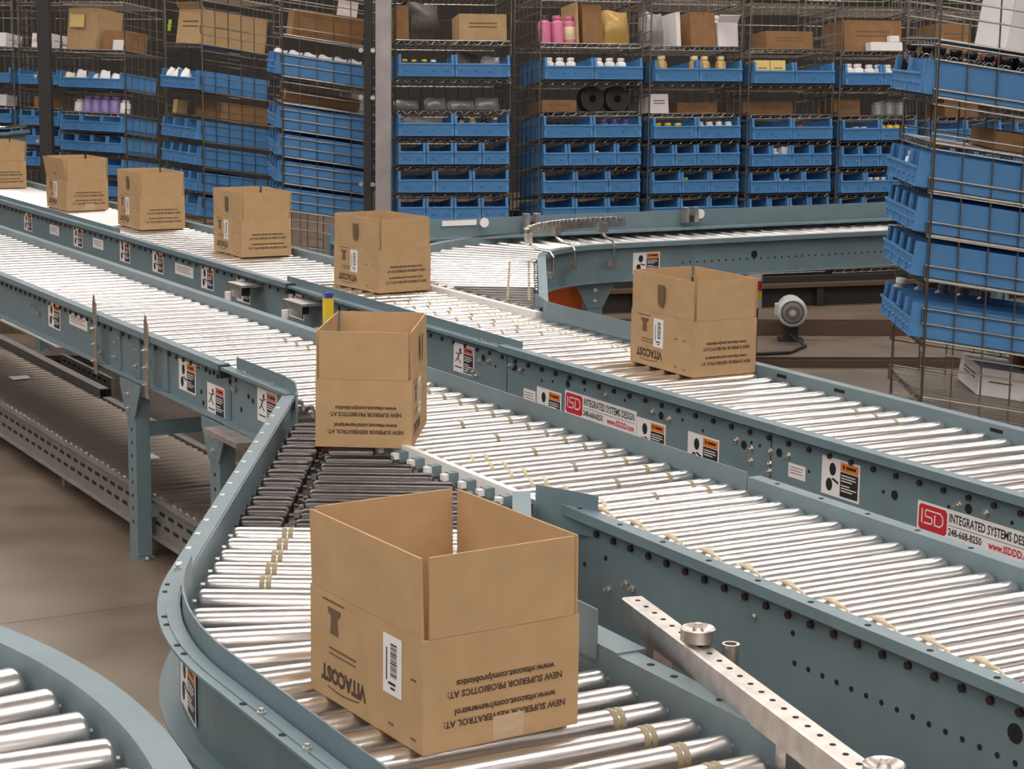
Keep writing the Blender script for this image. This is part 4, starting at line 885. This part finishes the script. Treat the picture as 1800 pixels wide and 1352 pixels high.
# three-quarter rack
cbox(U2, -.05, .36, 2.02, .62, .60, .30, 'big brown carton on top of the three-quarter rack', 'card', open_=True); tag(place(inst('green_tag', (lambda m_: (m_.box(-.03, .03, -.004, .004, 0, .10), m_.mesh('green_tag', 'green'))[1])(MB())), U2.at(-.41, .02, 2.12)), 'lime green tag beside the big open carton', 'tag')
cbox(U2, .1, .4, 1.40, .6, .45, .14, 'dark brown carton on middle shelf of three-quarter rack', 'carddark', print_=False); cbox(U2, -.34, .08, 1.40, .10, .1, .12, 'small tan box at front of three-quarter rack', 'card', print_=False)
for k in range(3): pouch(U2, -.30+.18*k, .06, 1.62, .14, .17, .1, '%s white packet in top bins of three-quarter rack' % ORD[3][k], 'white', on=.006)
bottle(U2, -.34, .06, .53, 'small bottle with yellow label in lowest bin of three-quarter rack', 'whiteplas', 'whiteplas', .035, .17, lab='yellow')
# purple bottle rack
cbox(U1, -.20, .2, 1.92, .42, .36, .42, 'tall brown carton with yellow label on purple bottle rack', 'card', print_=False); cbox(U1, -.24, .014, 1.92, .2, .004, .14, 'yellow label sheet on the tall brown carton', 'yelbox', on=.22, print_=False, cat='label')
cbox(U1, .25, .2, 1.92, .34, .3, .2, 'dark brown carton right of the yellow label carton', 'carddark', print_=False); cbox(U1, .33, .05, 1.92, .14, .05, .10, 'small white box at right of purple bottle rack', 'white', print_=False)
for k in range(4): bottle(U1, -.19+.13*k, .10, 1.28, '%s pale purple bottle on the distant rack' % ORD[4][k], 'purple', 'purple', .06, .17, on=0)
bottle(U1, -.32, .10, 1.28, 'white tub left of the purple bottles', r=.055, h=.13, on=0); bottle(U1, .34, .10, 1.28, 'white tub right of the purple bottles', r=.055, h=.14, on=0)
for k in range(5): pouch(U1, -.36+.17*k, .08, 1.52, .15, .18 if k in (1, 3) else .15, .1, '%s packet in top bins of purple bottle rack' % ['leftmost', 'second', 'third', 'fourth', 'rightmost'][k], 'cream' if k == 0 else 'white', on=.006)
cbox(UX, -.05, .2, 1.28, .4, .3, .12, 'brown carton beside the dark column', 'carddark', print_=False); cbox(U0, .1, .15, 1.28, .4, .2, .12, 'white printed carton at the far left edge', 'white'); cbox(U0, .1, .15, 1.92, .5, .3, .15, 'white carton high at the far left edge', 'white'); cbox(UX, .0, .15, 1.92, .4, .3, .15, 'grey white carton above the dark column rack', 'white')
# posts
def post(label, x, y, w, d, mats, rz=0.0):
    e = thing('steel_upright', label, 'post', (x, y, 0), rz)
    MB().box(-w/2, w/2, -d/2, d/2, 0, 4.6).build('post_body', mats, e); MB().box(-w/2-.04, w/2+.04, -d/2-.04, d/2+.04, 0, .012).build('base_plate', mats, e)
    for z_ in (1.0, 1.65, 2.0): m_ = MB(); m_.cyl((-w/2-.02, -d/2, z_), (-w/2-.02, -d/2-.02, z_), .018, 8); m_.build('bolt', 'zinc', e)
    return e
post('grey steel upright between the side-on rack and the front-facing racks', -.995, 15.05, .115, .10, 'postg')
post('black steel upright touching the left side of the grey one', -1.115, 15.1, .06, .10, 'dark')
post('dark column near the left picture edge', -4.75, 20.2, .12, .12, 'dark')
cbse = thing('added_dark_base', 'added dark base and panel darkening the space under the long row of racks', 'added base', (-1.05, 15.25, 0), math.radians(19.6))  # base and panel added to darken the zone below the racks
MB().box(0, 6.4, -.55, -.47, 0, .24).build('base_beam', 'dark', cbse); MB().box(0, 6.4, .66, .69, 0, .70).build('added_rear_panel', 'dark', cbse)
MB().box(0, 6.4, -.63, -.55, .16, .19).build('added_track', 'brownrail', cbse)
for k in range(8): MB().box(.3+.8*k, .36+.8*k, -.61, -.55, 0, .16).build('foot', 'dark', cbse)
# =================================================================== things on the floor under the cross line
mt = thing('gear_motor', 'round grey electric motor standing on the floor under the cross conveyor', 'motor', (1.98, 13.9, 0), math.radians(-4))
m_ = MB(); m_.lathe([(.04, -.03), (.09, -.03), (.105, -.015), (.105, .06), (.095, .07), (.095, .24), (.06, .26)], 24, (0, 0, .22), 'y'); m_.build('housing', 'motor', mt, smooth=True)
for r_, dp, c_ in ((.082, -.033, 'dark'), (.074, -.035, 'lowframe'), (.045, -.037, 'dark'), (.039, -.039, 'lowframe'), (.02, -.042, 'motor')):
    m_ = MB(); m_.lathe([(r_*.98, dp), (r_, dp+.001), (r_, -.029), (r_*.9, -.028)], 22, (0, 0, .22), 'y'); m_.build('grille_ring', c_, mt, smooth=True)
m_ = MB(); m_.box(-.12, -.07, .02, .12, .19, .27); m_.build('terminal_box', 'motor', mt); m_ = MB(); m_.box(-.05, .05, .05, .2, .012, .13); m_.box(-.09, .09, .03, .22, 0, .012); m_.build('foot', 'dark', mt)
cb = thing('control_box', 'grey control box with red and yellow labels behind the right carton', 'control box', (1.50, 12.6, 0), math.radians(12))
MB().box(-.10, .10, 0, .12, .42, .70).build('enclosure', 'motor', cb); MB().box(-.12, .12, .122, .15, 0, .72).build('stand_plate', 'dark', cb)
m_ = MB(); m_.box(.01, .09, -.0015, 0, .60, .68); m_.build('white_label', 'white', cb); m_ = MB(); m_.box(.05, .098, -.0015, 0, .535, .595); m_.build('red_label', 'redprint', cb); m_ = MB(); m_.box(.05, .095, -.0015, 0, .48, .53); m_.build('yellow_label', 'yellow', cb)
m_ = MB(); m_.cyl((-.03, 0, .635), (-.03, -.02, .635), .018, 12); m_.build('button', 'redcap', cb); m_ = MB(); m_.box(-.05, 0, -.001, 0, .66, .675); m_.build('small_label', 'white', cb)
for k, (y, z, h, m_, nm) in enumerate(((12.95, 0, .05, 'brownrail', 'nearer'), (14.35, 0, .10, 'brownrail', 'farther'))):
    o = MB(); o.sweep([(-6.5, 0, 0), (6.5, 0, 0)], [(0, 0), (.14, 0), (.14, h), (.13, h), (.13, .006), (.01, .006), (.01, h), (0, h)], 1); o = o.build('floor_channel', m_, None, (1.5, y, z), (0, 0, math.radians(4)))
    tag(o, '%s brown steel channel lying along the floor beneath the racks' % nm, 'channel')
cd = tag(MB().tube([(1.0, 13.3, .01), (1.5, 13.25, .012), (1.9, 13.4, .012), (2.05, 13.7, .012), (1.98, 13.95, .05)], .012, 8).build('power_cable', 'dark'), 'dark power cable looping from the floor motor', 'cable')
# far left conveyor
H = thing('curved_conveyor', 'distant curved conveyor glimpsed behind the leftmost cartons', 'conveyor', (-5.2, 17.2, 0), 0)
hp = [(-1.2, .1, 1.2), (-.2, .25, 1.2), (.3, .42, 1.2), (.6, .75, 1.2), (.68, 1.2, 1.2)]
rail(H, hp, 1, h=.2); hp2 = [(-1.2, .8, 1.2), (-.3, .85, 1.2), (-.05, 1.0, 1.2), (.02, 1.2, 1.2)]; rail(H, hp2, -1, h=.2)
MB().tube([(p[0], p[1], 1.24) for p in hp], .014, 8).build('top_bead', 'chrome', H)
for k in range(9): roller(H, (-1.15+.14*k, .13+.02*k, 1.155), (-1.15+.10*k, .79, 1.155))
for x, y in ((-.6, .2), (.4, .55)): m_ = MB(); m_.box(x-.03, x+.03, y-.03, y+.03, 0, 1.0); m_.build('leg', 'teal', H)
MB().box(-.5, .5, 1.3, 1.34, .55, .66).build('chain_guard', 'orangepaint', H)
